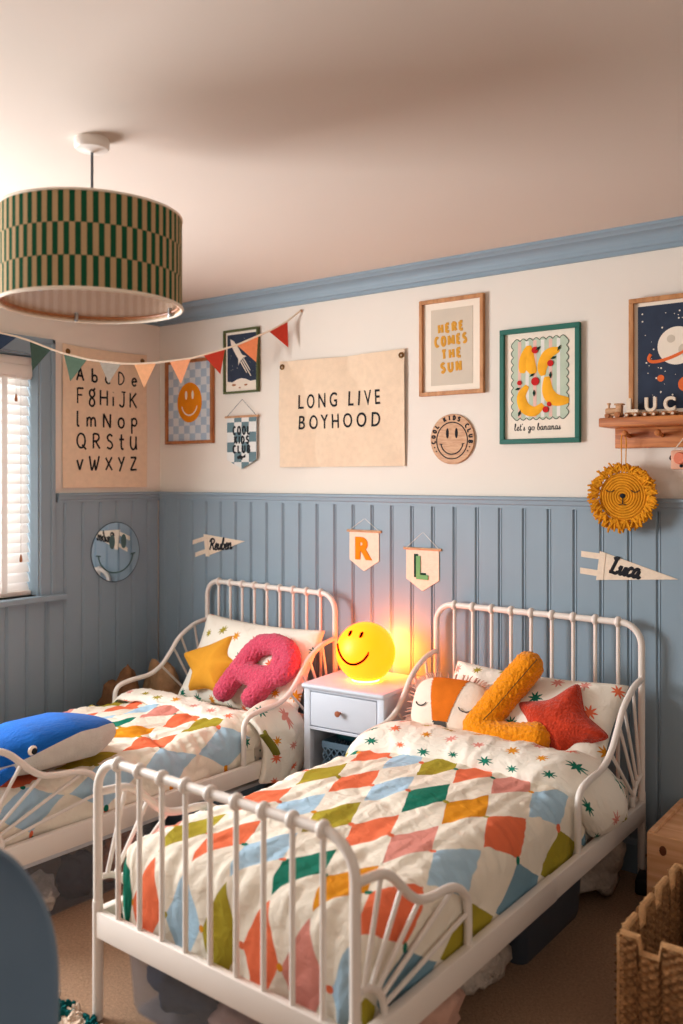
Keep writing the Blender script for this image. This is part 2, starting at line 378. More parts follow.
    def build(s, name, mats, parent=None, smooth=True, angle=40, loc=None, rot=None):
        me = bpy.data.meshes.new(name); me.from_pydata(s.v, [], s.f)
        if not isinstance(mats, (list, tuple)): mats = [mats]
        for q in mats: me.materials.append(q)
        me.polygons.foreach_set('material_index', s.m)
        if any(u is not None for u in s.uv):
            ul = me.uv_layers.new(name='UVMap')
            for p in me.polygons:
                u = s.uv[p.index]
                if u:
                    for k, li in enumerate(p.loop_indices): ul.data[li].uv = u[k]
        me.validate(); me.update()
        if smooth:
            me.polygons.foreach_set('use_smooth', [True]*len(me.polygons))
            me.set_sharp_from_angle(angle=R(angle))
        o = bpy.data.objects.new(name, me); col.objects.link(o)
        if parent: o.parent = parent
        if loc: o.location = loc
        if rot: o.rotation_euler = rot
        return o

def tag(o, label=None, cat=None, group=None, kind=None):
    if label: o['label'] = label
    if cat: o['category'] = cat
    if group: o['group'] = group
    if kind: o['kind'] = kind
    return o
def empty(name, loc=(0,0,0), rot=(0,0,0), label=None, cat=None, group=None):
    o = bpy.data.objects.new(name, None); o.empty_display_size = .05; col.objects.link(o)
    o.location = loc; o.rotation_euler = rot
    return tag(o, label, cat, group)
def copy_tree(o, parent=None):
    c = o.copy(); col.objects.link(c); c.parent = parent
    for ch in list(o.children): copy_tree(ch, c)
    return c
def smoothpath(pts, n=6, closed=False):
    P = [Vector(p) for p in pts]; out = []
    m = len(P)
    rng = range(m) if closed else range(m-1)
    for i in rng:
        g = lambda k: P[k % m] if closed else P[min(max(k, 0), m-1)]
        a, b, c, d = g(i-1), g(i), g(i+1), g(i+2)
        for k in range(n):
            t = k/n
            out.append(.5*((2*b)+(c-a)*t+(2*a-5*b+4*c-d)*t*t+(3*b-a-3*c+d)*t**3))
    if not closed: out.append(P[-1].copy())
    return out
def struct(o): o['kind'] = 'structure'; return o
def circ(cx, cz, r, n=40, rz=None):
    rz = rz or r
    return [(cx+r*cos(2*PI*k/n), cz+rz*sin(2*PI*k/n)) for k in range(n)]
def strokes(mb, glyphs, x, z, h, w, gap, r, y, mi=0, adv=None, slant=0.0, seg=8):
    """handwritten letters: each glyph is (width, [polyline, ...]) on a unit-high box"""
    for g in glyphs:
        gw, lines = g
        for ln in lines:
            pts = smoothpath([(x+(p[0]*w+p[1]*slant)*h, y, z+p[1]*h) for p in ln], 5) if len(ln) > 2 else [(x+(p[0]*w+p[1]*slant)*h, y, z+p[1]*h) for p in ln]
            mb.tube(pts, r, mi, seg, flat=(y, .25))
        x += (gw*w+gap)*h
    return x

# ------------------------------------------------------------------ the room
CEIL = 2.30; DADO = 1.338; XR = 4.7; YF = -4.4
o = MB().box(-.25, XR+.2, YF, .2, -.1, 0).build('floor', M['carpet'], smooth=False); struct(o)
o = MB().box(-.25, XR+.2, YF, .2, CEIL, CEIL+.1).build('ceiling', M['ceiling'], smooth=False); struct(o)
o = MB().box(-.25, XR+.2, 0, .2, 0, CEIL).build('wall_back', M['wall'], smooth=False); struct(o)
o = MB().box(XR, XR+.2, YF, 0, 0, CEIL).build('wall_right', M['wall'], smooth=False); struct(o)
# left wall with two window openings
W1 = (-1.35, -.735); W2 = (-2.95, -1.60); WZ = (.862, 1.985)
mb = MB()
mb.box(-.25, 0, YF, 0, 0, WZ[0]); mb.box(-.25, 0, YF, 0, WZ[1], CEIL)
for a, b in ((W1[1], 0), (W2[1], W1[0]), (YF, W2[0])): mb.box(-.25, 0, a, b, WZ[0], WZ[1])
struct(mb.build('wall_left', M['wall'], smooth=False))
# tongue-and-groove panelling: boards with bevelled edges, 10 cm wide
def boards(name, edges, z0, z1, axis):
    mb = MB()
    for a, b in zip(edges[:-1], edges[1:]):
        g = .0045; t = .013; c = .006
        prof = [(a+.0005, 0), (a+.0005, t-c), (a+g+.002, t), (b-g-.002, t), (b-.0005, t-c), (b-.0005, 0)]
        # a fine bead beside each groove
        bead = [(a+g+.004, t), (a+g+.006, t-.003), (a+g+.008, t)]
        prof = prof[:3]+bead+prof[3:] if b-a > .05 else prof
        n = len(prof); V = []; F = []
        for z in (z0, z1):
            for (p, d) in prof: V.append((p, -d, z) if axis == 'x' else (d, p, z))
        for i in range(n):
            j = (i+1) % n; q = (i, j, n+j, n+i); F.append(q if axis == 'x' else q[::-1])
        F.append(tuple(range(n, 2*n)) if axis == 'x' else tuple(range(n, 2*n))[::-1])
        mb.add(V, F)
    return struct(mb.build(name, M['blue'], smooth=False))
bx = [.0]+[.0512+.1026*k for k in range(46)]+[XR]
boards('trim_1', bx, .0, 1.296, 'x')
ly = [-.0935-.1026*k for k in range(7)][::-1]
boards('trim_2', [-.70]+[y for y in ly if y > -.69]+[-.02], .0, 1.296, 'y')
boards('trim_3', [YF]+[-.4013-.1026*k for k in range(3, 38)][::-1]+[-.70], .0, .835, 'y')
# dado rail
def moulding(name, prof, axis, a, b):
    n = len(prof); V = []
    for p in (a, b):
        for d, z in prof: V.append((p, -d, z) if axis == 'x' else (d, p, z))
    F = [(i, (i+1) % n, n+(i+1) % n, n+i) for i in range(n)]+[tuple(range(n))[::-1], tuple(range(n, 2*n))]
    if axis == 'y': F = [q[::-1] for q in F]
    return struct(MB().add(V, F).build(name, M['blue'], smooth=False))
dp = [(0,DADO),(.026,DADO),(.03,DADO-.004),(.03,DADO-.012),(.024,DADO-.016),(.022,DADO-.030),(.017,DADO-.034),(.017,DADO-.046),(0,DADO-.046)]
moulding('trim_4', dp, 'x', .0, XR); moulding('trim_5', dp, 'y', -.645, -.0)
# cornice
cz = CEIL
cp = [(0,cz),(.078,cz),(.078,cz-.010),(.066,cz-.016),(.060,cz-.022)]+[(.056-.034*sin(k/6*PI/2), cz-.024-.036*(1-cos(k/6*PI/2))) for k in range(7)]+[(.020,cz-.066),(.014,cz-.070),(.014,cz-.084),(0,cz-.084)]
moulding('trim_6', cp, 'x', .0, XR); moulding('trim_7', cp, 'y', YF, -.0)
bp_ = [(0,.0),(.024,.0),(.024,.10),(.018,.115),(.013,.12),(0,.12)]
moulding('baseboard_back', bp_, 'x', .0, XR); moulding('baseboard_left', bp_, 'y', YF, -.0)

# ------------------------------------------------------------------ window with its blind
def window(name, y0, y1, z0, z1):
    root = struct(MB().box(-.20, -.15, y0, y1, z0, z0+.05, bev=.004).box(-.20, -.15, y0, y1, z1-.05, z1, bev=.004).box(-.20, -.15, y0, y0+.05, z0, z1, bev=.004).box(-.20, -.15, y1-.05, y1, z0, z1, bev=.004).box(-.20, -.155, (y0+y1)/2-.025, (y0+y1)/2+.025, z0, z1, bev=.004).build(name, M['white_metal'], smooth=False))
    MB().box(-.178, -.174, y0+.04, y1-.04, z0+.04, z1-.04).build('pane', M['glass'], root, smooth=False)
    a = MB()
    for p, q in ((y1, y1+.075), (y0-.075, y0)):
        a.box(0, .016, p, q, z0-.01, z1+.075, bev=.003); a.box(.0, .024, *( (p+.052, q) if p == y1 else (p, p+.023)), z0-.01, z1+.0752, bev=.004)
    a.box(0, .016, y0, y1, z1, z1+.0748, bev=.003); a.box(0, .024, y0-.075, y1+.075, z1+.053, z1+.076, bev=.004)
    # painted reveal
    a.box(-.15, .0, y1-.006, y1-.0005, z0, z1).box(-.15, .0, y0+.0005, y0+.006, z0, z1).box(-.15, .0, y0, y1, z1-.006, z1-.0005)
    a.build('window_frame', M['blue'], root, smooth=False)
    MB().box(-.15, .045, y0-.12, y1+.125, z0-.028, z0, bev=.006).build('window_sill', M['blue'], root, smooth=False)
    return root
window('window_1', W1[0], W1[1], *WZ); window('window_2', W2[0], W2[1], *WZ)
bl = empty('venetian_blind', (-.07, (W1[0]+W1[1])/2, WZ[0]), label='white slatted blind lowered over the window on the left wall', cat='blind')
hw = (W1[1]-W1[0])/2-.012; H = WZ[1]-WZ[0]
mb = MB(); n = 23; 
for k in range(n):
    z = .040+k*.0457; a = R(66)
    def sl(u, v, z=z):
        t = (u-.5)*.05; c = .0025*(1-(2*u-1)**2)
        return (t*cos(a)+c*sin(a), -hw+2*hw*v, z-t*sin(a)+c*cos(a))
    mb.grid(lambda u, v: sl(u, v), 5, 1); 
    mb.grid(lambda u, v: tuple(Vector(sl(u, v))-Vector((.002*sin(a), 0, .002*cos(a)))), 5, 1, flip=True)
mb.build('slats', M['slat'], bl)
MB().box(-.028, .032, -hw, hw, H-.115, H-.012, bev=.004).box(.026, .038, -hw, hw, H-.105, H-.05, bev=.004).build('headrail', M['white_metal'], bl)
MB().box(-.026, .026, -hw, hw, .001, .024, bev=.004).build('bottom_rail', M['white_metal'], bl)
for yy in (hw-.14, -hw+.14):
    MB().box(.030, .0312, yy-.014, yy+.014, .02, H-.1).build('ladder_tape', M['slat'], bl, smooth=False)
for yy, z in ((hw-.085, .93), (hw-.06, .19)):
    c = MB().tube([(.036, yy, H-.1), (.036, yy, z)], .0012, seg=6).build('cord', M['slat'], bl)
    MB().lathe([(.0,.0),(.006,.0),(.007,.012),(.004,.03),(.0015,.036)], 10, c=(.036, yy, z-.03)).build('tassel', M['darkoak'], c)

# ------------------------------------------------------------------ pendant lamp
pl = empty('pendant_lamp', (1.679, -1.709, CEIL), label='drum pendant lamp with green striped shade hanging from the ceiling', cat='lamp')
MB().lathe([(0,0),(.043,0),(.045,-.005),(.045,-.022),(.041,-.028),(.02,-.03),(.010,-.034),(.0,-.036)], 32).build('ceiling_rose', M['white_metal'], pl)
MB().tube([(0,0,-.03),(0,0,-.24)], .0035, seg=8).build('cord', M['darktub'], pl)
sr, st, sb = .233, -.205, -.44
MB().lathe([(sr, sb), (sr, st)], 108, uvr=sr).build('lamp_shade', M['shade'], pl)
MB().lathe([(sr-.003, st), (sr-.003, sb)], 108, uvr=sr).build('shade_lining', M['lining'], pl)
mb = MB()
mb.tube([(sr*cos(2*PI*k/72), sr*sin(2*PI*k/72), sb) for k in range(72)], .0045, seg=8, closed=True)
mb.tube([((sr-.001)*cos(2*PI*k/72), (sr-.001)*sin(2*PI*k/72), st) for k in range(72)], .0035, seg=8, closed=True)
mb.build('shade_rim', M['paper'], pl)
mb = MB().tube([((sr-.008)*cos(2*PI*k/72), (sr-.008)*sin(2*PI*k/72), sb+.010) for k in range(72)], .0042, seg=6, closed=True)
mb.build('diffuser_ring', M['darkoak'], pl)
MB().lathe([(0, sb+.013), (sr-.008, sb+.013), (sr-.008, sb+.017), (0, sb+.017)], 64).build('diffuser', M['acrylic'], pl)
for k in range(3):
    a = R(-38+120*k+64)
    a = (R(73), R(154), R(-70))[k]
    MB().box(-.005, .006, -.005, .005, sb-.003, sb+.022, bev=.002).tf(Matrix.Translation(((sr-.012)*cos(a), (sr-.012)*sin(a), 0)) @ Matrix.Rotation(a, 4, 'Z')).build('clip', M['steel'], pl)
mb = MB()
for k in range(3):
    a = 2*PI*k/3; mb.tube([(0,0,-.24),((sr-.003)*cos(a),(sr-.003)*sin(a),st)], .002, seg=6)
mb.build('shade_spider', M['steel'], pl)
MB().lathe([(0,-.20),(.018,-.205),(.02,-.26),(.017,-.27),(.03,-.30),(.034,-.325),(.024,-.352),(0,-.362)], 20).build('lamp_bulb', M['greywhite'], pl)

# ------------------------------------------------------------------ lettering shapes (plain handwriting strokes)
def arc(cx, cz, rx, rz, a0, a1, n=9):
    return [(cx+rx*cos(R(a0+(a1-a0)*k/(n-1))), cz+rz*sin(R(a0+(a1-a0)*k/(n-1)))) for k in range(n)]
G = {
 'A': (.62, [[(0,0),(.3,1)],[(.3,1),(.62,0)],[(.12,.36),(.5,.36)]]),
 'b': (.5, [[(.03,1.05),(.03,0)], arc(.25,.26,.23,.26,150,-170)]),
 'c': (.46, [arc(.28,.3,.26,.3,50,310)]),
 'D': (.6, [[(.05,1),(.05,0)], [(.05,1),(.35,.92),(.58,.6),(.52,.25),(.3,.03),(.05,0)]]),
 'e': (.5, [[(.05,.33),(.47,.38)]+arc(.27,.32,.23,.3,20,320)]),
 'F': (.5, [[(.05,1),(.05,0)],[(.05,.98),(.5,1)],[(.05,.55),(.4,.56)]]),
 'g8': (.5, [arc(.27,.72,.2,.24,60,420), [(.3,.48),(.12,.3),(.08,.02),(.27,-.12),(.46,.05),(.42,.3),(.22,.46)],[(.4,.93),(.5,1.08)]]),
 'H': (.6, [[(.03,1),(.03,0)],[(.58,1),(.58,0)],[(.03,.5),(.58,.52)]]),
 'i': (.12, [[(.06,.62),(.06,0)],[(.06,.9),(.07,.92)]]),
 'J': (.5, [[(.42,1),(.42,.2),(.25,0),(.04,.14)],[(.22,1),(.56,1)]]),
 'K': (.6, [[(.05,1),(.05,0)],[(.56,1),(.07,.45)],[(.2,.55),(.6,0)]]),
 'l': (.2, [[(.05,1.08),(.05,.12),(.2,.02)]]),
 'm': (.8, [[(.03,.66),(.03,0)],[(.03,.45),(.17,.65),(.34,.55),(.36,0)],[(.36,.45),(.52,.65),(.7,.55),(.74,.02)]]),
 'N': (.68, [[(.03,0),(.03,1)],[(.03,1),(.62,0)],[(.62,0),(.64,1)]]),
 'o': (.6, [arc(.3,.4,.26,.36,90,450,13)]),
 'p': (.5, [[(.05,.8),(.05,-.35)], arc(.27,.52,.24,.28,150,-150)]),
 'Q': (.72, [arc(.34,.5,.32,.48,90,450,13),[(.42,.22),(.74,-.08)]]),
 'R': (.6, [[(.05,0),(.05,1)],[(.05,1),(.4,.98),(.52,.76),(.38,.54),(.05,.48)],[(.24,.48),(.58,0)]]),
 'S': (.52, [[(.47,.88),(.28,1),(.07,.84),(.14,.6),(.38,.46),(.48,.22),(.3,.01),(.03,.1)]]),
 't': (.4, [[(.18,1.05),(.18,.12),(.36,.02)],[(0,.68),(.4,.7)]]),
 'U': (.56, [[(.03,.95),(.03,.3),(.2,.02),(.4,.1),(.5,.4),(.52,.95)],[(.52,.4),(.56,0)]]),
 'v': (.5, [[(.02,.7),(.24,0)],[(.24,0),(.5,.75)]]),
 'W': (.85, [[(.02,1),(.14,.25),(.22,0),(.36,.3),(.48,.7),(.5,.3),(.56,0),(.7,.4),(.86,1)]]),
 'X': (.6, [[(.02,.9),(.6,0)],[(.58,.95),(.04,0)]]),
 'Y': (.56, [[(.02,.95),(.28,.48)],[(.56,1),(.12,-.1)]]),
 'Z': (.6, [[(.05,.95),(.56,.97)],[(.56,.97),(.04,.02)],[(.04,.02),(.6,.05)]]),
 # brush capitals
 'cH': (.62, [[(.06,1),(.06,0)],[(.56,1),(.56,0)],[(.06,.5),(.56,.5)]]),
 'cE': (.52, [[(.06,1),(.06,0)],[(.06,.97),(.5,.97)],[(.06,.52),(.42,.52)],[(.06,.03),(.5,.03)]]),
 'cR': (.6, [[(.06,0),(.06,1)],[(.06,.97),(.36,.97),(.52,.76),(.38,.52),(.06,.5)],[(.3,.5),(.58,0)]]),
 'cC': (.6, [arc(.34,.5,.28,.48,48,312,11)]),
 'cO': (.68, [arc(.34,.5,.28,.48,90,450,15)]),
 'cM': (.95, [[(.06,0),(.1,1)],[(.1,1),(.47,.12)],[(.47,.12),(.84,1)],[(.84,1),(.88,0)]]),
 'cS': (.54, [[(.48,.86),(.28,.98),(.08,.82),(.14,.6),(.4,.44),(.48,.2),(.28,.02),(.05,.12)]]),
 'cT': (.6, [[(.3,1),(.3,0)],[(.03,.97),(.57,.97)]]),
 'cU': (.62, [[(.06,1),(.06,.3),(.3,.02),(.54,.3),(.54,1)]]),
 'cN': (.64, [[(.06,0),(.06,1)],[(.06,1),(.56,0)],[(.56,0),(.58,1)]]),
 'cL': (.5, [[(.06,1),(.06,.03)],[(.06,.03),(.48,.03)]]),
 'cK': (.58, [[(.06,1),(.06,0)],[(.52,1),(.08,.46)],[(.2,.56),(.56,0)]]),
 'cI': (.14, [[(.07,1),(.07,0)]]),
 'cD': (.62, [[(.06,1),(.06,0)],[(.06,.97),(.36,.92),(.56,.5),(.36,.08),(.06,.03)]]),
 'cB': (.56, [[(.06,1),(.06,0)],[(.06,.97),(.34,.95),(.44,.76),(.32,.54),(.06,.52)],[(.06,.52),(.38,.48),(.5,.26),(.36,.04),(.06,.03)]]),
 # joined script
 'sL': (.60, [[(.26,1.0),(.2,.55),(.12,.04)],[(.0,.03),(.2,.03),(.42,.0),(.56,.14)],[(.06,.9),(.24,1.0),(.4,.96)]]),
 'sR': (.72, [[(.26,.95),(.18,.4),(.06,.02)],[(.02,.74),(.14,.95),(.42,1.02),(.62,.84),(.5,.6),(.22,.52),(.44,.4),(.56,.06),(.74,.08)]]),
 'su': (.52, [[(.0,.3),(.1,.52),(.06,.12),(.16,.0),(.3,.16),(.4,.5),(.36,.1),(.44,.0),(.54,.16)]]),
 'sc': (.42, [[(.36,.42),(.24,.54),(.06,.34),(.06,.1),(.2,.0),(.44,.16)]]),
 'sa': (.5, [[(.38,.46),(.2,.54),(.04,.3),(.08,.02),(.24,.06),(.38,.46),(.34,.1),(.42,.0),(.52,.12)]]),
 'se': (.42, [[(.04,.2),(.24,.26),(.32,.44),(.2,.54),(.06,.3),(.1,.04),(.24,.0),(.44,.16)]]),
 'sb': (.46, [[(.0,.2),(.2,.7),(.22,1.0),(.12,.9),(.06,.2),(.14,.0),(.3,.06),(.36,.36),(.24,.44),(.46,.4)]]),
 'sn': (.52, [[(.02,.5),(.08,.46),(.04,.0)],[(.06,.26),(.22,.52),(.32,.46),(.3,.1),(.38,.0),(.52,.14)]]),
 'sl': (.34, [[(.0,.2),(.2,.7),(.2,1.0),(.1,.9),(.06,.2),(.14,.0),(.34,.14)]]),
 'st': (.36, [[(.16,.9),(.08,.2),(.16,.0),(.36,.14)],[(.02,.6),(.3,.64)]]),
 'ss': (.36, [[(.04,.06),(.2,.52),(.18,.3),(.28,.1),(.14,.0),(.04,.06)]]),
 'sg': (.5, [[(.38,.46),(.2,.54),(.04,.3),(.14,.06),(.3,.16),(.38,.46),(.3,-.2),(.16,-.42),(.04,-.28),(.24,-.06),(.5,.14)]]),
 'so': (.46, [arc(.22,.26,.18,.26,90,430,10)+[(.46,.4)]]),
 "'": (.12, [[(.06,1.0),(.02,.8)]]), ' ': (.34, []),
}

def brush(m, word, x0, x1, z0, z1, r, y, tilt=0.0):
    gl = [G['c'+c_] for c_ in word]; h = z1-z0-2*r; tot = sum(g[0] for g in gl); gap = .12+2*r/h
    sc_ = (x1-x0-2*r)/((tot+gap*(len(gl)-1))*h)
    q = MB(); strokes(q, gl, 0, 0, h, sc_, gap*sc_, r, y, 0)
    q.tf(Matrix.Translation((x0+r, 0, z0+r)) @ Matrix.Rotation(-tilt, 4, 'Y')); m.add(q.v, q.f)
# ------------------------------------------------------------------ things hung on the walls
LEFTROT = (0, 0, PI/2)   # local x runs towards the corner, local -y into the room
def wall_thing(name, x, z, label, cat, left=False, group=None, y=0.0, proud=.012):
    z += (1.41-z)*proud/3.3
    x += (-3.16-x)*proud/3.594 if left else (3.594-x)*proud/3.16
    return empty(name, (y, x, z) if left else (x, -y, z), LEFTROT if left else (0,0,0), label, cat, group)
def cloth_rect(w, h, sag=.004, seedv=0, y=-.003, nu=40, nv=30, th=.002):
    def fn(u, v, off=0):
        x = (u-.5)*w; z = (v-.5)*h
        d = noise.noise(Vector((x*5+seedv, z*5, seedv)))*sag + sag*.8*sin(x*9+z*5+seedv)
        zz = z - (1-(2*abs(u-.5))**2)*.008*(v)
        return (x, y-abs(d)-off, zz)
    m = MB()
    m.grid(lambda u, v: fn(u, v, th), nu, nv); m.grid(lambda u, v: fn(u, v), nu, nv, flip=True)
    return m, fn
def frame_thing(name, x0, x1, z0, z1, fw, fmat, pmat, label, left=False, depth=.018, y=.001, mat_w=0):
    w, h = x1-x0, z1-z0
    root = wall_thing(name, (x0+x1)/2, (z0+z1)/2, label, 'picture', left, y=y, proud=(depth+y)*.6)
    f = MB(); 
    for a, b, c, d in ((-w/2, w/2, h/2-fw, h/2), (-w/2, w/2, -h/2, -h/2+fw), (-w/2, -w/2+fw, -h/2+fw, h/2-fw), (w/2-fw, w/2, -h/2+fw, h/2-fw)):
        f.box(a, b, -depth, 0, c, d, bev=.002)
    f.build('frame', fmat, root, smooth=False)
    p = MB(); a, b = w/2-fw+.001, h/2-fw+.001
    p.prism([(-a,-b),(a,-b),(a,b),(-a,b)], -.007, -.003); p.build('print', pmat, root, smooth=False)
    return root, a, b

# alphabet banner, left wall
ab = wall_thing('alphabet_banner', -.345, 1.709, 'large canvas alphabet banner hanging on the left wall beside the window', 'banner', True, y=.002)
m, fn = cloth_rect(.515, .69, .003, 3); m.build('cloth', M['canvas'], ab)
for sx in (-1, 1): MB().lathe([(0,.004),(.008,.004),(.013,.002),(.014,0),(0,0)], 16).tf(Matrix.Translation((sx*.228,-.0065,.309)) @ Matrix.Rotation(PI/2, 4, 'X')).build('snap', M['brass'], ab)
mb = MB(); yb = -.0078
rows = [(['A','b','c','D','e'], .176, .062), (['F','g8','H','i','J','K'], .064, .075), (['l','m','N','o','p'], -.046, .068), (['Q','R','S','t','U'], -.152, .072), (['v','W','X','Y','Z'], -.258, .068)]
for keys, z, h in rows:
    tot = sum(G[k][0] for k in keys)*h; gap = (.366-tot)/(len(keys)-1)/h
    strokes(mb, [G[k] for k in keys], -.178, z, h, 1.0, gap, .0050, yb)
mb.build('lettering', M['black'], ab)

# long live boyhood banner
bn = wall_thing('canvas_banner', 1.197, 1.712, 'wide cream canvas banner reading LONG LIVE BOYHOOD on the back wall', 'banner', y=.002)
m, fn = cloth_rect(.70, .50, .014, 11, nu=60, nv=40); m.build('cloth', M['canvas'], bn)
for sx in (-1, 1): MB().lathe([(.005,.003),(.008,.005),(.013,.003),(.014,0),(.005,0)], 16).tf(Matrix.Translation((sx*.335, fn(.5+sx*.335/.70, .944)[1]-.002, .222)) @ Matrix.Rotation(PI/2, 4, 'X')).build('grommet', M['brass'], bn)
mb = MB()
mb.text('L O N G   L I V E', -.235, .226, .019, .085, y=0, bold=.010); mb.text('B O Y H O O D', -.228, .222, -.077, -.012, y=0, bold=.010)
mb.v = [(p[0], fn(p[0]/.70+.5, p[2]/.50+.5)[1]-.0032+p[1]*.5, p[2]) for p in mb.v]
mb.build('lettering', M['black'], bn, smooth=False)

# smiling print
fr, a, b = frame_thing('smiley_print', .047, .398, 1.588, 2.022, .016, M['darkoak'], M['checkblue'], 'brown framed print of a mustard smiling face on blue checks', depth=.02)
m = MB().prism(circ(.0, -.004, .090, 48, .103), -.0085, -.007); m.build('smiling_face', M['mustard'], fr, smooth=False)
m = MB()
for sx in (-1, 1): m.prism(circ(sx*.024, .034, .008, 20, .022), -.0095, -.008)
m.tube([(.058*cos(R(t)), -.0085, -.008+.062*sin(R(t))) for t in range(195, 346, 10)], .0035, flat=(-.0085, .3))
m.build('face_features', M['paper'], fr, smooth=False)

# rocket print
fr, a, b = frame_thing('rocket_print', .475, .708, 1.829, 2.143, .010, M['oliveframe'], M['paper'], 'small green framed print of a rocket in a dark sky', depth=.02)
m = MB(); m.prism([(-a+.012,-b+.035),(a-.012,-b+.035),(a-.012,b-.014),(-a+.012,b-.014)], -.0082, -.007); m.build('night_sky', M['navy'], fr, smooth=False)
m = MB()
hill = [(-a+.012, -b+.012),(a-.012,-b+.012),(a-.012,-b+.05)]+[(x, -b+.05+.014*cos(x*30)) for x in [.06,.03,0,-.03,-.06]]+[(-a+.012,-b+.052)]
m.prism(hill, -.0092, -.0082)
def rot2(pts, ang, c=(0,0)):
    return [(c[0]+p[0]*cos(ang)-p[1]*sin(ang), c[1]+p[0]*sin(ang)+p[1]*cos(ang)) for p in pts]
rk = [(0,.085),(.012,.06),(.016,.02),(.016,-.03),(.034,-.055),(.014,-.046),(-.014,-.046),(-.034,-.055),(-.016,-.03),(-.016,.02),(-.012,.06)]
m.prism(rot2(rk, R(36), (-.025,.045)), -.0095, -.0082)
for q, l in ((-.012,.07),(.0,.1),(.012,.075)): m.prism(rot2([(q-.003,-.05),(q+.003,-.05),(q+.002,-.05-l),(q-.002,-.05-l)], R(36), (-.025,.045)), -.0095, -.0082)
for k in range(14): m.prism(circ(random.uniform(-.08,.08), random.uniform(-.06,.12), .0012, 8), -.0090, -.0082)
for x, z, r in ((-.05,-.115,.014),(.03,-.118,.011),(-.01,-.13,.008)): m.prism(circ(x, z, r, 16, r*.4), -.0098, -.009, 1)
m.build('rocket_and_moon', [M['paper'], M['darkoak']], fr, smooth=False)

# here comes the sun print
fr, a, b = frame_thing('sun_slogan_print', 1.625, 1.926, 1.753, 2.152, .016, M['oak'], M['paper'], 'oak framed print with golden words HERE COMES THE SUN', depth=.02)
MB().prism([(-.098,-.158),(.098,-.158),(.098,.156),(-.098,.156)], -.0082, -.007).build('printed_panel', M['greypaper'], fr, smooth=False)
m = MB()
for s, x0, x1, z0, z1, sh in (('HERE',-.066,.06,.052,.098,.05),('COMES',-.083,.076,-.003,.046,.05),('THE',-.050,.050,-.056,-.009,0),('SUN',-.055,.052,-.112,-.062,0)):
    brush(m, s, x0, x1, z0, z1, .0062, -.0084, R(3))
m.build('lettering', M['gold'], fr)

# bananas print
fr, a, b = frame_thing('banana_print', 1.999, 2.327, 1.544, 1.992, .019, M['greenframe'], M['paper'], 'green framed print of bananas and cherries with handwritten line', depth=.02)
pw, ph, zc = .108, .148, .025
edge = []
def scal(x0, z0, x1, z1, n, ox, oz):
    for k in range(n*6):
        t = k/(n*6); s_ = abs(sin(t*n*PI))*.010
        edge.append((x0+(x1-x0)*t+ox*s_, z0+(z1-z0)*t+oz*s_))
scal(-pw, zc-ph, pw, zc-ph, 8, 0, -1); scal(pw, zc-ph, pw, zc+ph, 10, 1, 0); scal(pw, zc+ph, -pw, zc+ph, 8, 0, 1); scal(-pw, zc+ph, -pw, zc-ph, 10, -1, 0)
m = MB().prism(edge, -.0080, -.007, 0)
for k, x in enumerate((-.09,-.058,-.026,.006,.038,.07)):
    m.prism([(x,zc-ph),(x+.014,zc-ph),(x+.014,zc+ph),(x,zc+ph)], -.0084, -.0079, 1+k % 2)
m.build('scalloped_panel', [M['mint'], M['rose'], M['greywhite']], fr, smooth=False)
m = MB()
m.tube([(p[0], -.0084, p[1]) for p in edge], .0014, seg=6, closed=True, flat=(-.0084, .4)); m.build('panel_outline', M['leaf'], fr)
def banana(m, pts, r):
    P = smoothpath([(p[0], -.009, p[1]) for p in pts], 6); n = len(P)
    m.tube(P, [max(.002, r*(sin(PI*(.08+.84*k/(n-1))))**.7) for k in range(n)], 0, 8, flat=(-.009, .12))
m = MB()
banana(m, [(-.045,.15),(-.062,.10),(-.072,.05)], .022); banana(m, [(-.045,.155),(-.042,.09),(-.02,.045)], .024)
banana(m, [(.08,.13),(.035,.115),(.012,.07),(.015,.035)], .022); banana(m, [(.03,.03),(.035,-.03),(.065,-.06),(.118,-.065)], .025)
banana(m, [(-.05,.0),(-.075,-.04),(-.06,-.085),(-.02,-.1),(.015,-.075)], .022)
for x, z, r in ((-.018,.135,.013),(.045,.08,.012),(-.017,.015,.016),(-.083,.013,.009),(.026,-.095,.012),(.04,-.075,.009)): m.prism(circ(x, z, r, 18), -.0122, -.0085, 1)
for x, z, an in ((-.005,.14,40),(.058,.10,20),(-.03,.04,30),(.045,.035,90),(-.022,-.03,90),(.08,.135,60),(-.09,-.01,20),(-.083,-.105,70)):
    m.prism(rot2([(-.012,0),(0,-.005),(.012,0),(0,.005)], R(an), (x, z)), -.0124, -.0085, 2)
m.build('printed_fruit', [M['banana'], M['red'], M['leaf']], fr)
m = MB(); tx = ['sl','se','st',"'",'ss',' ','sg','so',' ','sb','sa','sn','sa','sn','sa','ss']
strokes(m, [G[k] for k in tx], -.105, -.172, .026, 1.05, .03, .0014, -.008)
m.build('lettering', M['black'], fr)

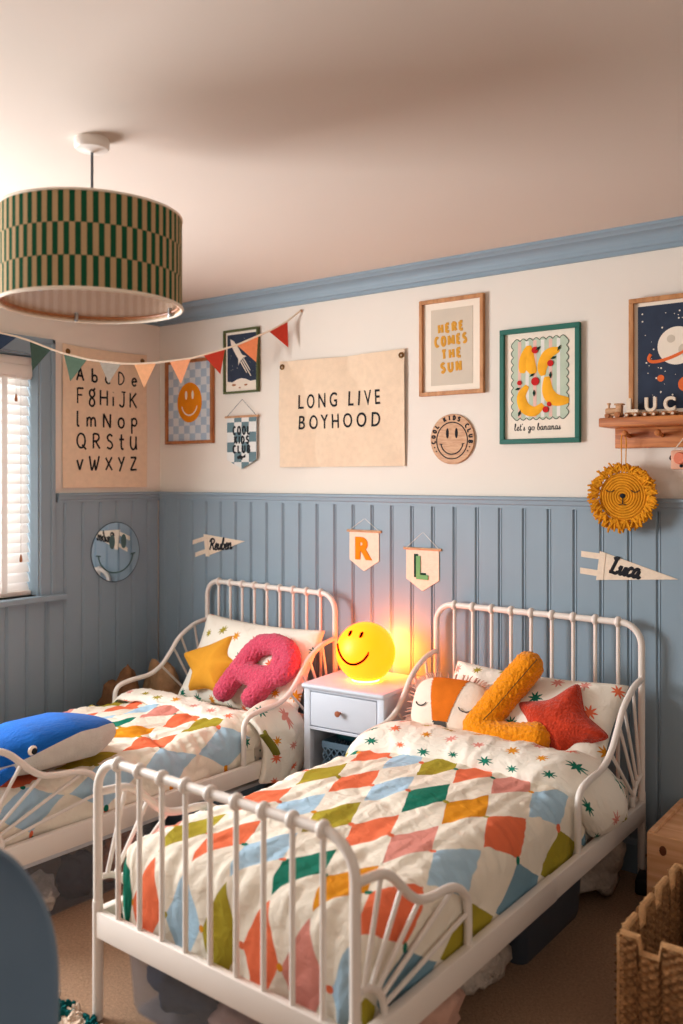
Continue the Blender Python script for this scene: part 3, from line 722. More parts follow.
# starry print standing on the shelf
fr, a, b = frame_thing('starry_print', 2.515, 2.845, 1.6245, 2.05, .017, M['oak'], M['paper'], 'oak framed night sky print standing on the peg shelf', depth=.02, y=.02)
a2, b2 = a-.014, b-.014
sky_ = MB().prism([(-a2,-b2),(a2,-b2),(a2,b2),(-a2,b2)], -.0082, -.007); 
m = sky_
for k in range(60): m.prism(circ(random.uniform(-a2+.01,a2-.01), random.uniform(-b2+.01,b2-.01), random.choice((.0012,.0018,.003)), 8), -.0090, -.0082, 1)
m.build('night_sky', [M['navy'], M['paper']], fr, smooth=False)
m = MB(); m.prism(circ(.0, .035, .066, 40), -.0094, -.0082, 0)
ring = [(.105*cos(R(t)), .03*sin(R(t))) for t in range(150, 391, 8)]
m.tube([(p[0]*cos(R(24))-p[1]*sin(R(24)), -.0094, .035+p[0]*sin(R(24))+p[1]*cos(R(24))) for p in ring], .006, 1, flat=(-.0094, .2))
m.prism(circ(-.02,.06,.014,16), -.0100, -.009, 2); m.prism(circ(.025,.02,.02,16), -.0100, -.009, 2); m.prism(circ(.045,.065,.008,16), -.0100, -.009, 2)
m.prism(circ(.03,-.10,.026,24), -.0094, -.0082, 1); m.prism(circ(-.055,-.075,.012,24), -.0094, -.0082, 1)
m.build('planet_and_moons', [M['paper'], M['orange'], M['greypaper']], fr, smooth=False)

# round wooden sign
rs = wall_thing('round_sign', 1.778, 1.570, 'round wooden wall sign with a smiling face, COOL KIDS CLUB', 'sign', y=.001)
MB().lathe([(0,0),(.103,0),(.103,.007),(.101,.009),(0,.009)], 64).tf(Matrix.Rotation(PI/2, 4, 'X')).build('disc', M['toywood'], rs, angle=30)
m = MB()
m.tube([(.072*cos(2*PI*k/64), -.0092, -.006+.070*1.07*sin(2*PI*k/64)) for k in range(64)], .0026, seg=6, closed=True, flat=(-.0092, .4))
for sx in (-1, 1): m.prism(circ(sx*.021, .024, .0065, 18, .021), -.0102, -.009)
sm = [(.052*cos(R(t)), -.0092, -.012+.05*sin(R(t))) for t in range(190, 351, 8)]
m.tube(sm, .0028, seg=6, flat=(-.0092, .4))
for sx in (-1, 1): m.tube([(sx*.058, -.0092, -.019), (sx*.045, -.0092, -.021)], .002, seg=6, flat=(-.0092, .4))
m.build('smiling_face', M['black'], rs)
m = MB(); txt = 'COOL KIDS CLUB'
for k, ch in enumerate(txt):
    if ch == ' ': continue
    an = R(188 - 196*k/(len(txt)-1)); rr = .0875
    q = MB(); brush(q, ch, -.0085 if ch != 'I' else -.003, .0085 if ch != 'I' else .003, -.0115, .0115, 0.0031, -.0096)
    q.tf(Matrix.Translation((rr*cos(an), 0, rr*sin(an))) @ Matrix.Rotation(-(an-PI/2), 4, 'Y')); m.add(q.v, q.f)
for an in (202, 214, -22, -34): m.prism(circ(.088*cos(R(an)), .088*sin(R(an)), .0035, 5), -.0100, -.009)
m.build('lettering', M['black'], rs)

# small hanging banners with a dowel, a cord and a pointed foot
def small_banner(name, x, ztop, w, h, hp, cord_h, clothmat, label, group=None, rodm=None):
    root = wall_thing(name, x, ztop, label, 'banner', y=.006, group=group)
    out = [(-w/2,0),(-w/2,-h+hp),(0,-h),(w/2,-h+hp),(w/2,0)]
    MB().prism(out, -.0115, -.0075).build('cloth', clothmat, root, smooth=False)
    MB().tube([(-w/2-.012,-.010,.0),(w/2+.012,-.010,.0)], .0058, seg=10).build('dowel', rodm or M['toywood'], root)
    MB().tube([(-w/2+.002,-.012,.004),(0,-.006,cord_h),(w/2-.002,-.012,.004)], .0012, seg=6).build('cord', M['darktub'] if clothmat is M['checkteal'] else M['greywhite'], root)
    return root
cb = small_banner('club_banner', .600, 1.712, .196, .256, .045, .085, M['checkteal'], 'blue and white checked hanging banner reading COOL KIDS CLUB')
m = MB()
for wd, x0, x1, z0, z1 in (('COOL',-.062,.060,-.092,-.044), ('KIDS',-.052,.054,-.137,-.092), ('CLUB',-.062,.062,-.182,-.137)): brush(m, wd, x0, x1, z0, z1, .0050, -.0122)
m.build('lettering', M['black'], cb)
MB().prism([(-.030,-.197),(-.008,-.187),(.010,-.195),(.026,-.185),(.028,-.200),(.008,-.204),(.004,-.213),(-.008,-.206),(-.024,-.210)], -.0125, -.0114).build('lightning_mark', M['black'], cb, smooth=False)
rb = small_banner('letter_banner', 1.339, 1.176, .158, .176, .048, .055, M['felt_cream'], 'cream pointed banner with an orange letter R')
m = MB().text('R', -.046, .044, -.126, -.026, y=-.0116, th=.003, bold=.05); m.build('letter', M['mustard'], rb, smooth=False)
lb = small_banner('letter_banner', 1.640, 1.112, .160, .176, .048, .07, M['felt_cream'], 'cream pointed banner with a green letter L')
m = MB().text('L', -.040, .018, -.120, -.022, y=-.0116, th=.002, bold=.03); m.build('letter_shadow', M['leaf'], lb, smooth=False)
m = MB().text('L', -.028, .030, -.128, -.030, y=-.0130, th=.003, bold=.03); m.build('letter', mat('sage_letter_felt', (112,168,112), .9, .05, .06, 40), lb, smooth=False)

# name pennants
def pennant(name, pts, label, keys, tx, tz, th, tr, ang, ties):
    root = wall_thing(name, pts[0][0], pts[0][1], label, 'pennant', y=.0128, proud=.03 if keys[0] == 'sL' else .012)
    q = [(p[0]-pts[0][0], p[1]-pts[0][1]) for p in pts]
    MB().prism(q, -.0045, -.0004).build('cloth', M['felt_cream'], root, smooth=False)
    e = [q[0], (q[0][0]+.022, q[0][1]-.006), (q[-1][0]+.026, q[-1][1]+.002), q[-1]]
    MB().prism(e, -.0062, -.004).build('header_band', M['felt_cream'], root, smooth=False)
    for (x0, z0, x1, z1) in ties:
        w = .011
        MB().prism([(x0,z0-w),(x1,z1-w),(x1,z1+w),(x0,z0+w)], -.0035, -.0006).build('tie', M['felt_cream'], root, smooth=False)
    m = MB(); strokes(m, [G[k] for k in keys], 0, 0, th, 1.0, -.02, tr, -.005, slant=.18)
    m.tf(Matrix.Translation((tx-pts[0][0], 0, tz-pts[0][1])) @ Matrix.Rotation(-ang, 4, 'Y'))
    m.build('lettering', M['black'], root)
    return root
pennant('name_pennant', [(2.398,1.140),(2.676,1.055),(2.384,1.033)], 'cream felt name pennant on the blue panelling below the rope lion', ['sL','su','sc','sa'], 2.432, 1.066, .056, .0062, R(-8), [(-.072,-.014,.004,-.020),(-.076,-.076,-.006,-.082)])
pennant('name_pennant', [(.336,1.124),(.618,1.100),(.352,1.012)], 'cream felt name pennant on the blue panelling above the corner bed', ['sR','se','su','sb','se','sn'], .376, 1.046, .054, .0048, R(5), [(-.082,-.045,.003,-.022),(-.062,-.108,.012,-.085)])

# smiling mirror, left wall
sm_ = wall_thing('smiley_mirror', -.296, 1.036, 'round frameless mirror with an etched smile on the left wall', 'mirror', True, y=.014)
MB().lathe([(0,0),(.148,0),(.150,.002),(.148,.005),(0,.005)], 64).tf(Matrix.Rotation(PI/2, 4, 'X')).build('mirror_glass', M['mirror'], sm_, angle=30)
MB().tube([(.1495*cos(2*PI*k/64), -.003, .1495*sin(2*PI*k/64)) for k in range(64)], .0028, seg=6, closed=True).build('rim', M['mirroredge'], sm_)
m = MB()
for sx in (-1, 1): m.prism(circ(.012+sx*.036, .052, .017, 24, .036), -.0062, -.0049)
m.tube([(.108*cos(R(t)), -.0052, -.006+.098*sin(R(t))) for t in range(186, 355, 8)], .0042, seg=6, flat=(-.0052, .2))
for sx in (-1, 1): m.tube([(sx*.122, -.0052, -.012), (sx*.094, -.0052, -.016)], .004, seg=6, flat=(-.0052, .2))
m.build('etched_smile', M['etch'], sm_)

# ------------------------------------------------------------------ bunting
A0 = Vector((.012, -.992)); B0 = Vector((.981, -.012)); Ld = (B0-A0).length; dr = (B0-A0)/Ld
bt = empty('bunting', (A0.x, A0.y, 2.05), label='string of small felt flags strung across the corner of the room', cat='bunting')
def ch(s, z, off=0): return (dr.x*s+dr.y*off, dr.y*s-dr.x*off, z-2.05)
FL = [((0,2.062),(.117,2.037),(.044,1.978)),((.171,2.020),(.262,1.985),(.182,1.888)),((.317,1.966),(.418,1.942),(.345,1.843)),((.470,1.936),(.566,1.926),(.512,1.836)),((.623,1.926),(.722,1.933),(.668,1.817)),((.780,1.942),(.877,1.956),(.832,1.838)),((.932,1.972),(1.031,2.003),(1.010,1.886)),((1.085,2.021),(1.183,2.066),(1.174,1.944)),((1.232,2.088),(1.318,2.137),(1.322,2.015))]
sp_ = [ch(-.0,2.062)]
for a_, b_, c_ in FL: sp_ += [ch(*a_), ch(*b_)]
sp_.append(ch(Ld, 2.187))
MB().tube(sp_, .005, seg=6).build('string', M['felt_cream'], bt)
for (a_, b_, c_), (nm, rgb) in zip(FL, flagcols):
    m = MB(); V = [ch(*a_, .002), ch(*b_, .002), ch(*c_, .002), ch(*a_, -.002), ch(*b_, -.002), ch(*c_, -.002)]
    m.add(V, [(0,2,1),(3,4,5),(0,1,4,3),(1,2,5,4),(2,0,3,5)]); m.build('flag', mat(nm, rgb, .95, .05, .06, 60, .2, 300), bt, smooth=False)
MB().lathe([(0,.010),(.004,.010),(.007,.003),(.004,0),(0,0)], 12).tf(Matrix.Translation((B0.x-A0.x, B0.y-A0.y+.008, .137)) @ Matrix.Rotation(PI/2, 4, 'X')).build('pin', M['toywood'], bt)

# ------------------------------------------------------------------ peg shelf and the things on it
sh = empty('peg_shelf', (2.941, 0, 1.622), label='honey pine peg shelf on the back wall at the right', cat='shelf')
MB().box(-.496, .50, -.128, -.0005, -.032, 0, bev=.005).build('shelf_board', M['shelfwood'], sh)
MB().box(-.474, .478, -.024, -.0005, -.105, -.032, bev=.003).build('back_board', M['shelfwood'], sh)
for x in (-.42, -.305, -.19, -.05, .10, .25, .40):
    MB().lathe([(0,.0),(.008,.0),(.007,.035),(.011,.045),(.012,.052),(.007,.058),(0,.059)], 14).tf(Matrix.Translation((x,-.023,-.062)) @ Matrix.Rotation(PI/2-R(8), 4, 'X')).build('peg', M['shelfwood'], sh)
def wheel_mb(x, y, z, r, w=.008):
    return MB().lathe([(0,-w/2),(r*.9,-w/2),(r,-w/2+.001),(r,w/2-.001),(r*.9,w/2),(0,w/2)], 16).tf(Matrix.Translation((x,y,z)) @ Matrix.Rotation(PI/2, 4, 'X'))
eng = empty('toy_engine', (2.484, -.075, 1.622), label='tiny wooden toy steam engine leading the letter train', cat='toy train')
MB().box(-.032, .030, -.014, .014, .008, .016, bev=.002).build('chassis', M['toywood'], eng)
MB().lathe([(0,-.03),(.011,-.03),(.0115,-.028),(.0115,.012),(0,.012)], 16).tf(Matrix.Translation((0,0,.026)) @ Matrix.Rotation(PI/2, 4, 'Y')).build('boiler', M['toywood'], eng)
MB().box(.008, .028, -.013, .013, .016, .046, bev=.002).box(.003, .033, -.016, .016, .046, .052, bev=.002).build('cab', M['toywood'], eng)
MB().lathe([(.0,.036),(.004,.036),(.004,.046),(.0075,.052),(.0075,.055),(0,.055)], 12, c=(-.020,0,0)).build('funnel', M['toywood'], eng)
for x, r in ((-.020,.0085),(.017,.011)):
    for s in (-1, 1): wheel_mb(x, s*.017, r, r).build('wheel', M['darkoak'], eng)
for ltr, x, lab in (('L', 2.549, 'L'), ('U', 2.612, 'U'), ('C', 2.676, 'C')):
    w = empty('letter_wagon', (x, -.075, 1.622), label='toy train wagon carrying a wooden letter '+lab+' on the shelf', cat='toy train', group='letter wagons of the wooden train')
    MB().box(-.026, .026, -.012, .012, .009, .018, bev=.002).build('chassis', M['toywood'], w)
    MB().text(ltr, -.020, .020, .018, .068, y=.006, th=.011, bold=.04).build('letter', M['felt_cream'], w, smooth=False)
    for xx in (-.015, .015):
        for s in (-1, 1):
            q = wheel_mb(xx, s*.015, .0085, .0085).build('wheel', M['darkoak'], w)
            MB().lathe([(0,-.001),(.0045,-.001),(.0045,.001),(0,.001)], 10).tf(Matrix.Translation((xx, s*.0195, .0085)) @ Matrix.Rotation(PI/2, 4, 'X')).build('hub', M['felt_cream'], q)
# rope lion
li = empty('lion_wall_hanging', (2.512, -.062, 1.345), label='mustard coiled rope lion face with yarn mane hanging from a peg', cat='wall hanging')
m = MB(); P = []
turns = 9; rmax = .084
for k in range(turns*26+1):
    t = k/26; r = .003+rmax*t/turns; P.append((r*cos(2*PI*t), -.004, r*sin(2*PI*t)))
m.tube(P, .0048, seg=8)
m2 = MB().tube(P, .0043, seg=8); q = MB().lathe([(0,0),(.084,0),(.084,.002),(0,.004)], 40).tf(Matrix.Rotation(PI/2, 4, 'X')); m2.add(q.v, q.f)
m2.build('coiled_face', M['lionrope'], li)
m = MB(); rnd = random.Random(5)
for k in range(480):
    a = 2*PI*rnd.random(); r0 = .084+.014*rnd.random(); L_ = .017+.019*rnd.random(); aa = a+rnd.uniform(-.9,.9)
    y0 = -.004-.010*rnd.random(); p0 = Vector((r0*cos(a), y0, r0*sin(a))); d = Vector((cos(aa), rnd.uniform(-.45,.1), sin(aa)))
    p1 = p0+d*L_*.55+Vector((0,-.003,0)); p2 = p0+d*L_+Vector((0,0,-.007*rnd.random()))
    m.tube([p0, p1, p2], [.0042,.0040,.0034], seg=5)
m.build('yarn_mane', M['lionfringe'], li)
m = MB()
for sx in (-1, 1):
    m.tube([(sx*.045+.015*cos(R(t)), -.0098, .027+.012*sin(R(t))) for t in range(200, 341, 14)], .0016, seg=6)
m.tube([(0,-.0098,-.006),(0,-.0098,-.028)], .0016, seg=6); m.tube([(-.013,-.0098,-.030),(0,-.0098,-.027),(.013,-.0098,-.030)], .0016, seg=6)
m.sphere((0,-.0095,.002), (.010,.003,.008)); m.build('stitched_features', M['black'], li)
m = MB()
m.tube([(-.006,-.002,.08),(-.008,.0,.20),(-.004,-.004,.222),(.004,-.004,.222),(.010,.0,.20),(.008,-.002,.08)], .0018, seg=6); m.build('cord', M['lionrope'], li)
# wooden toy hung by a cord
tc_ = empty('wooden_toy', (2.742, -.062, 1.475), label='pink wooden toy hanging by a cord from the peg shelf', cat='toy')
MB().box(-.062, .062, -.018, .018, -.036, .030, bev=.006).build('body', mat('pink_beech', (214,158,130), .55, .3, .06, 10), tc_)
MB().lathe([(0,0),(.02,0),(.021,.004),(.018,.010),(0,.010)], 20).tf(Matrix.Translation((-.030,-.018,.002)) @ Matrix.Rotation(PI/2, 4, 'X')).build('flower_disc', mat('coral_paint', (224,126,96), .6, .3, .05, 20), tc_)
MB().sphere((-.026,-.019,-.024), (.006,.004,.006)).build('button', M['black'], tc_)
MB().sphere((-.065,0,.004), (.006,.006,.009)).build('knob', M['black'], tc_)
MB().tube([(-.058,0,.026),(-.002,-.010,.094),(.058,0,.026)], .0022, seg=6).build('cord', M['felt_cream'], tc_)

# ------------------------------------------------------------------ the two white metal beds
BW, BL = .42, 1.661
def make_bed():
    root = empty('metal_bed')
    WM = M['white_metal']
    def spindle_board(name, y, top, rad, barname, zb):
        arcL = [(-BW+rad-rad*cos(R(t)), y, top-rad+rad*sin(R(t))) for t in range(0, 91, 10)]
        arcR = [(-p[0], p[1], p[2]) for p in arcL[::-1]]
        MB().tube([(-BW, y, .30)]+arcL+[(0, y, top)]+arcR+[(BW, y, .30)], .0118, seg=12).build(name, WM, root)
        for s in (-1, 1):
            MB().tube([(s*BW, y, .004), (s*BW, y, .312)], .0138, seg=12).build('leg', WM, root)
        for k in range(9):
            x = -.336+.084*k
            m = MB().tube([(x, y, zb), (x, y, top)], .0068, seg=10)
            ringp = [(.0122+.0078*sin(R(t)), -.0095*cos(R(t))) for t in range(0, 181, 20)]
            q = MB().lathe(ringp, 18).tf(Matrix.Translation((x, y, top)) @ Matrix.Rotation(PI/2, 4, 'Y')); m.add(q.v, q.f)
            m.build(barname, WM, root)
    spindle_board('headboard_frame', 0, .898, .075, 'headboard_bar', .25)
    spindle_board('footboard_frame', -BL, .682, .085, 'footboard_bar', .25)
    for y, n in ((0, 'head_rail'), (-BL, 'foot_rail')):
        MB().box(-BW+.006, BW-.006, y-.011, y+.011, .220, .288, bev=.004).build(n, WM, root)
    for s in (-1, 1):
        a = BW+.006 if s > 0 else -BW-.006
        MB().box(a-.013, a+.013, -BL+.012, -.74, .215, .285, bev=.004).build('side_rail', WM, root)
        MB().box(a-.0115, a+.0115, -.742, -.012, .2165, .2835, bev=.004).build('side_rail', WM, root)
        # head guard: a swept tube with spokes fanning out of a quarter hub
        x = s*BW
        hp = smoothpath([(x,-.002,.705),(x,-.05,.698),(x,-.10,.683),(x,-.18,.637),(x,-.235,.573),(x,-.29,.518),(x,-.36,.487),(x,-.46,.479),(x,-.52,.468),(x,-.546,.445),(x,-.552,.40),(x,-.552,.27)], 6)
        g = MB().tube(hp, .0108, seg=10)
        g.tube([(x, -.088*sin(R(t)), .285+.088*cos(R(t))) for t in range(0, 91, 9)], .0085, seg=8)
        gd = g.build('head_guard', WM, root)
        for (y1, z1), t in zip(((-.085,.688),(-.17,.643),(-.218,.597),(-.29,.518)), (14, 32, 50, 68)):
            MB().tube([(x, -.088*sin(R(t)), .285+.088*cos(R(t))), (x, y1, z1)], .0058, seg=8).build('spoke', WM, gd)
        fp = smoothpath([(x,-BL,.592),(x,-1.63,.590),(x,-1.572,.581),(x,-1.536,.563),(x,-1.50,.531),(x,-1.463,.496),(x,-1.423,.471),(x,-1.373,.459),(x,-1.309,.452),(x,-1.264,.439),(x,-1.231,.415),(x,-1.212,.383),(x,-1.21,.27)], 6)
        g = MB().tube(fp, .0108, seg=10)
        g.tube([(x, -BL+.014+.088*sin(R(t)), .280+.088*cos(R(t))) for t in range(0, 91, 9)], .0085, seg=8)
        gd = g.build('foot_guard', WM, root)
        for (y1, z1), t in zip(((-1.571,.580),(-1.495,.526),(-1.423,.471),(-1.276,.443),(-1.211,.360)), (10, 27, 44, 60, 76)):
            MB().tube([(x, -BL+.014+.088*sin(R(t)), .280+.088*cos(R(t))), (x, y1, z1)], .0058, seg=8).build('spoke', WM, gd)
    sl = MB()
    for k in range(12): sl.box(-BW+.02, BW-.02, -.08-k*.135-.035, -.08-k*.135+.035, .205, .217)
    sl.build('slats', M['pine'], root, smooth=False)
    return root
bed_r = make_bed(); bed_r.location = (2.158, -.06, 0); bed_r.rotation_euler.z = R(-1.0)
tag(bed_r, 'white metal bed in front, with fan spoked guards and harlequin duvet', 'bed', 'white metal beds')
bed_l = copy_tree(bed_r); bed_l.location = (.822, -.066, 0); bed_l.rotation_euler.z = R(-3.0)
tag(bed_l, 'white metal bed further back in the corner by the window', 'bed', 'white metal beds')

def bedding(bed, dx, dy, dz, ryaw=0):
    """world transform of a point given in the bed's own frame"""
    return bed.matrix_basis @ Vector((dx, dy, dz))
def bed_empty(bed, name, label, cat, dx=0, dy=0, dz=0):
    p = bedding(bed, dx, dy, dz)
    return empty(name, p, (0, 0, bed.rotation_euler.z), label, cat)

for bed, lab in ((bed_r, 'white mattress under the front harlequin duvet'), (bed_l, 'white mattress on the bed by the corner')):
    mt = bed_empty(bed, 'mattress', lab, 'mattress', 0, 0, .218)
    MB().box(-.368, .368, -1.585, -.025, 0, .130, bev=.03, seg=3).build('mattress_body', M['mattress'], mt)
    MB().box(-.392, .392, -.60, -.020, .02, .142, bev=.035, seg=3).build('fitted_sheet', M['sheet'], mt)
# give the fitted sheet box a flat UV so that its speckle shows
for ob in bpy.data.objects:
    if ob.name.startswith('fitted_sheet'):
        ul = ob.data.uv_layers.new(name='UVMap')
        for lp in ob.data.loops:
            c = ob.data.vertices[lp.vertex_index].co; ul.data[lp.index].uv = (c.x+c.z, c.y)

def fbm(p, o=3):
    s = 0; a = 1
    for k in range(o): s += a*noise.noise(p*(2**k)); a *= .5
    return s
def ridged(p): return 1-abs(noise.noise(p))*2
def displaced(P, nu, nv, fn):
    """move a (nv+1)x(nu+1) lattice along its own normals by fn(i,j)"""
    out = []
    for j in range(nv+1):
        for i in range(nu+1):
            g = lambda a, b: P[min(max(b, 0), nv)*(nu+1)+min(max(a, 0), nu)]
            n = (g(i+1, j)-g(i-1, j)).cross(g(i, j+1)-g(i, j-1))
            n = n.normalized() if n.length > 1e-9 else Vector((0,0,1))
            out.append(g(i, j)+n*fn(i, j))
    return out
def drape_profile(s, a, r):
    """distance along the cloth -> (outward, drop) over a rounded edge"""
    e = abs(s)-a
    if e <= 0: return abs(s), 0
    q = e/r
    if q < PI/2: return a+r*sin(q), r*(1-cos(q))
    return a+r, r+(e-r*PI/2)
def make_duvet(bed, name, label, matl, Hh, y_top, y_foot, seed, rumple, a=.330, r=.080, zmin=.245):
    root = bed_empty(bed, name, label, 'duvet', 0, 0, 0)
    nu, nv = 150, 210
    S = a+r*PI/2+(Hh-r-zmin)+.02; t0 = y_top; T1 = -(y_foot+r)  # length where the top starts turning down
    Tl = T1+t0+r*PI/2+(Hh-r-zmin)+.02
    P = []; UV = []; ST = []
    for j in range(nv+1):
        t = Tl*j/nv
        for i in range(nu+1):
            s = -S+2*S*i/nu
            es = max(0, abs(s)-a); et = max(0, t-(T1+t0)); e = (es**4+et**4)**.25
            if e > 0:
                ro = 1.0
                q = e/r
                off, drop = (r*sin(q), r*(1-cos(q))) if q < PI/2 else (r, r+(e-r*PI/2))
                dx, dy = es/e, et/e
            else: off = drop = dx = dy = 0
            x = math.copysign(min(abs(s), a)+off*dx, s); y = t0-min(t, T1+t0)-off*dy
            crown = .018*(1-(x/.42)**2)
            z = Hh+crown-drop
            if z < zmin: z = zmin+.004*sin(20*(s+t))
            P.append(Vector((x, y, z))); UV.append((math.copysign(min(abs(s), .36)+max(0, abs(s)-.36)*.75, s), t0-t)); ST.append((s, t, e, dx, dy))
    def disp(i, j):
        s, t, e, dx, dy = ST[j*(nu+1)+i]; p = Vector((s*3.2+seed, t*3.2, seed*.7))
        d = .013*fbm(p, 2)*rumple
        # creases: sharp ridges, denser where the cloth turns over an edge
        d += .0045*rumple*(max(0, ridged(Vector((s*6+seed, t*4, 1.3))))**4) + .0028*rumple*(max(0, ridged(Vector((s*13+t*5, t*9+seed, 4.1))))**3)
        ed = max(0, 1-abs(e-.07)/.11)
        along = t if abs(dx) > abs(dy) else s
        across = e
        d += .012*ed*(ridged(Vector((along*15+seed*3, across*2.2, 2.2)))-.35) + .006*ed*ridged(Vector((along*34+seed, across*3, 7.7)))
        if e > .12: d += .014*min(1, (e-.12)/.1)*noise.noise(Vector((along*10+seed, e*3, 9)))
        return d
    Q = displaced(P, nu, nv, disp)
    # hold the sides inside the guards and off the rails
    Q = [Vector((max(-.409, min(.409, q.x)), max(-BL+.022, q.y), max(zmin-.006, q.z))) for q in Q]
    V = Q; F = []; U = []
    for j in range(nv):
        for i in range(nu):
            k = (j*(nu+1)+i, (j+1)*(nu+1)+i, (j+1)*(nu+1)+i+1, j*(nu+1)+i+1); F.append(k); U.append([UV[m_] for m_ in k])
    o = MB().add(V, F, 0, U).build('duvet_cover', matl, root, angle=180)
    so = o.modifiers.new('thickness', 'SOLIDIFY'); so.thickness = .012; so.offset = -1
    return root
def make_fold(root, xL, xR, yc, half, th, Hh, seed, a, r, name='turned_back_edge', matl=None, skew=0.0, pull=None):
    """the duvet's upper edge turned back to show its star printed side; draped over both bed sides"""
    nu, nv = 120, 44
    P = []; UV = []; ST = []
    for j in range(nv+1):
        ph = 2*PI*j/nv
        for i in range(nu+1):
            s = xL+(xR-xL)*i/nu
            off, drop = drape_profile(s, a, r); x = math.copysign(off, s)
            end = min(1, min(s-xL, xR-s)/.10); fat = (.25+.75*math.sqrt(max(0, 1-(1-end)**2)))
            hy = half*(.9+.12*noise.noise(Vector((s*4, seed, 0))))*(.75+.25*fat)
            yy = yc+skew*s+(pull or 0)*max(0, s-.28)/.25+hy*cos(ph)*(1 if abs(cos(ph)) < .98 else .99)+.010*noise.noise(Vector((s*3, seed+5, 1)))
            nz = Vector((math.copysign(drop/max(r, 1e-6) if drop < r else 1, s), 0, max(0, 1-drop/r)))
            nz = nz.normalized()
            tt = th*fat*(1 if sin(ph) > 0 else .25)*math.copysign(abs(sin(ph))**.75, sin(ph))
            base = Vector((x, yy, Hh+.010*(1-(x/.42)**2)-drop))
            P.append(base+nz*tt); UV.append((s, half*ph*.9)); ST.append((s, ph))
    def disp(i, j):
        s, ph = ST[j*(nu+1)+i]
        if i < 2 or i > nu-2: return 0
        return .007*fbm(Vector((s*8+seed, cos(ph)*1.2, sin(ph))), 2)+.006*(ridged(Vector((s*13+seed, cos(ph)*1.1+1, sin(ph))))**3)
    Q = displaced(P, nu, nv, lambda i, j: -disp(i, j))
    F = []; U = []
    for j in range(nv):
        for i in range(nu):
            k = (j*(nu+1)+i, j*(nu+1)+i+1, (j+1)*(nu+1)+i+1, (j+1)*(nu+1)+i); F.append(k); U.append([UV[m_] for m_ in k])
    return MB().add(Q, F, 0, U).build(name, matl or M['stars'], root, angle=180)
dv_r = make_duvet(bed_r, 'harlequin_duvet', 'duvet with coloured lozenges on the front bed, turned back at the pillow', M['duvet_r'], .468, -.46, -1.615, 3.0, 1.0)
make_fold(dv_r, -.47, .54, -.455, .15, .066, .455, 2.0, .31, .10, skew=.03, pull=.13)
dv_l = make_duvet(bed_l, 'harlequin_duvet', 'crumpled duvet with coloured lozenges on the bed by the window', M['duvet_l'], .438, -.48, -1.615, 8.0, 2.3)
make_fold(dv_l, -.46, .46, -.510, .085, .024, .432, 6.0, .30, .10, skew=.02)
# its loose corner hangs over the rail beside the bedside table
def flap(u, v):
    # u runs down, v across (towards the head)
    s = u*.36
    y = -.50+.24*v+.03*sin(u*3)
    bul = .020*sin(v*PI)+.012*noise.noise(Vector((u*4, v*5, 3)))
    if s < .10: x = .36+s*.75; z = .455-s*.15+.03*sin(v*PI)-.10*(s/.10)**2*.45
    else: x = .436+.014*sin((s-.10)*9)+bul; z = .395-(s-.10)*.82*(1-.25*abs(v-.45))
    return (x, y, z)
m = MB().grid(flap, 36, 30, 0, lambda u, v: (u*.36+.02, v*.25), flip=True)
o = m.build('hanging_corner', M['stars'], dv_l, angle=180)
so = o.modifiers.new('thickness', 'SOLIDIFY'); so.thickness = .030; so.offset = 0
ss_ = o.modifiers.new('soft', 'SUBSURF'); ss_.levels = 1; ss_.render_levels = 1
m = MB().grid(lambda u, v: (lambda p: (p[0]+.024+.012*sin(v*PI), p[1]-.006+.05*u-.01*v, p[2]))(flap(.26+u*.34, -.05+v*.14)), 20, 8, 0, lambda u, v: (u*.05+.01, v*.06-.01), flip=True)
o = m.build('hem_lining', mat('olive_cotton', (120,116,44), .9, .1, .1, 30), dv_l, angle=180)
so = o.modifiers.new('thickness', 'SOLIDIFY'); so.thickness = .012; so.offset = 0

# pillows: soft rectangles leaning on the headboards
def inflated(outline, H, rings=16, n_pow=2.4, e=.62, seed=0, wr=.0, back=.75, filt=None, off=0.0, hfac=None):
    """closed outline in local x-z, puffed towards -y (front) and +y (back)"""
    n = len(outline); m = MB(); V = []; UV = []
    for side in ((-1, 1.0), (1, back)):
        for k in range(rings+1):
            t = k/rings
            h = H*side[1]*(max(0, 1-t**n_pow))**e
            for i in range(n):
                x, z = outline[i][0]*t, outline[i][1]*t
                hh = h*(hfac(x, z) if hfac else 1)
                w = wr*fbm(Vector((x*9+seed, z*9, seed)), 2)*(1-t**6)
                V.append((x, side[0]*(hh+w+off), z))
    F = []; U = []
    stride = (rings+1)*n
    for sidx in (0, 1):
        for k in range(rings):
            for i in range(n):
                j = (i+1) % n; b = sidx*stride
                q = [b+k*n+i, b+(k+1)*n+i, b+(k+1)*n+j, b+k*n+j]
                if k == 0: q = [b+i, b+n+i, b+n+j]
                if sidx == 1: q = q[::-1]
                if filt:
                    c = sum((Vector(V[w]) for w in q), Vector())/len(q)
                    if sidx == 1 or not filt(c.x, c.z): continue
                F.append(tuple(q)); U.append([(V[w][0], V[w][2]) for w in q])
    return m.add(V, F, 0, U)
def weld(o):
    bm = bmesh.new(); bm.from_mesh(o.data); bmesh.ops.remove_doubles(bm, verts=bm.verts[:], dist=.0004); bmesh.ops.recalc_face_normals(bm, faces=bm.faces[:]); bm.to_mesh(o.data); bm.free(); return o
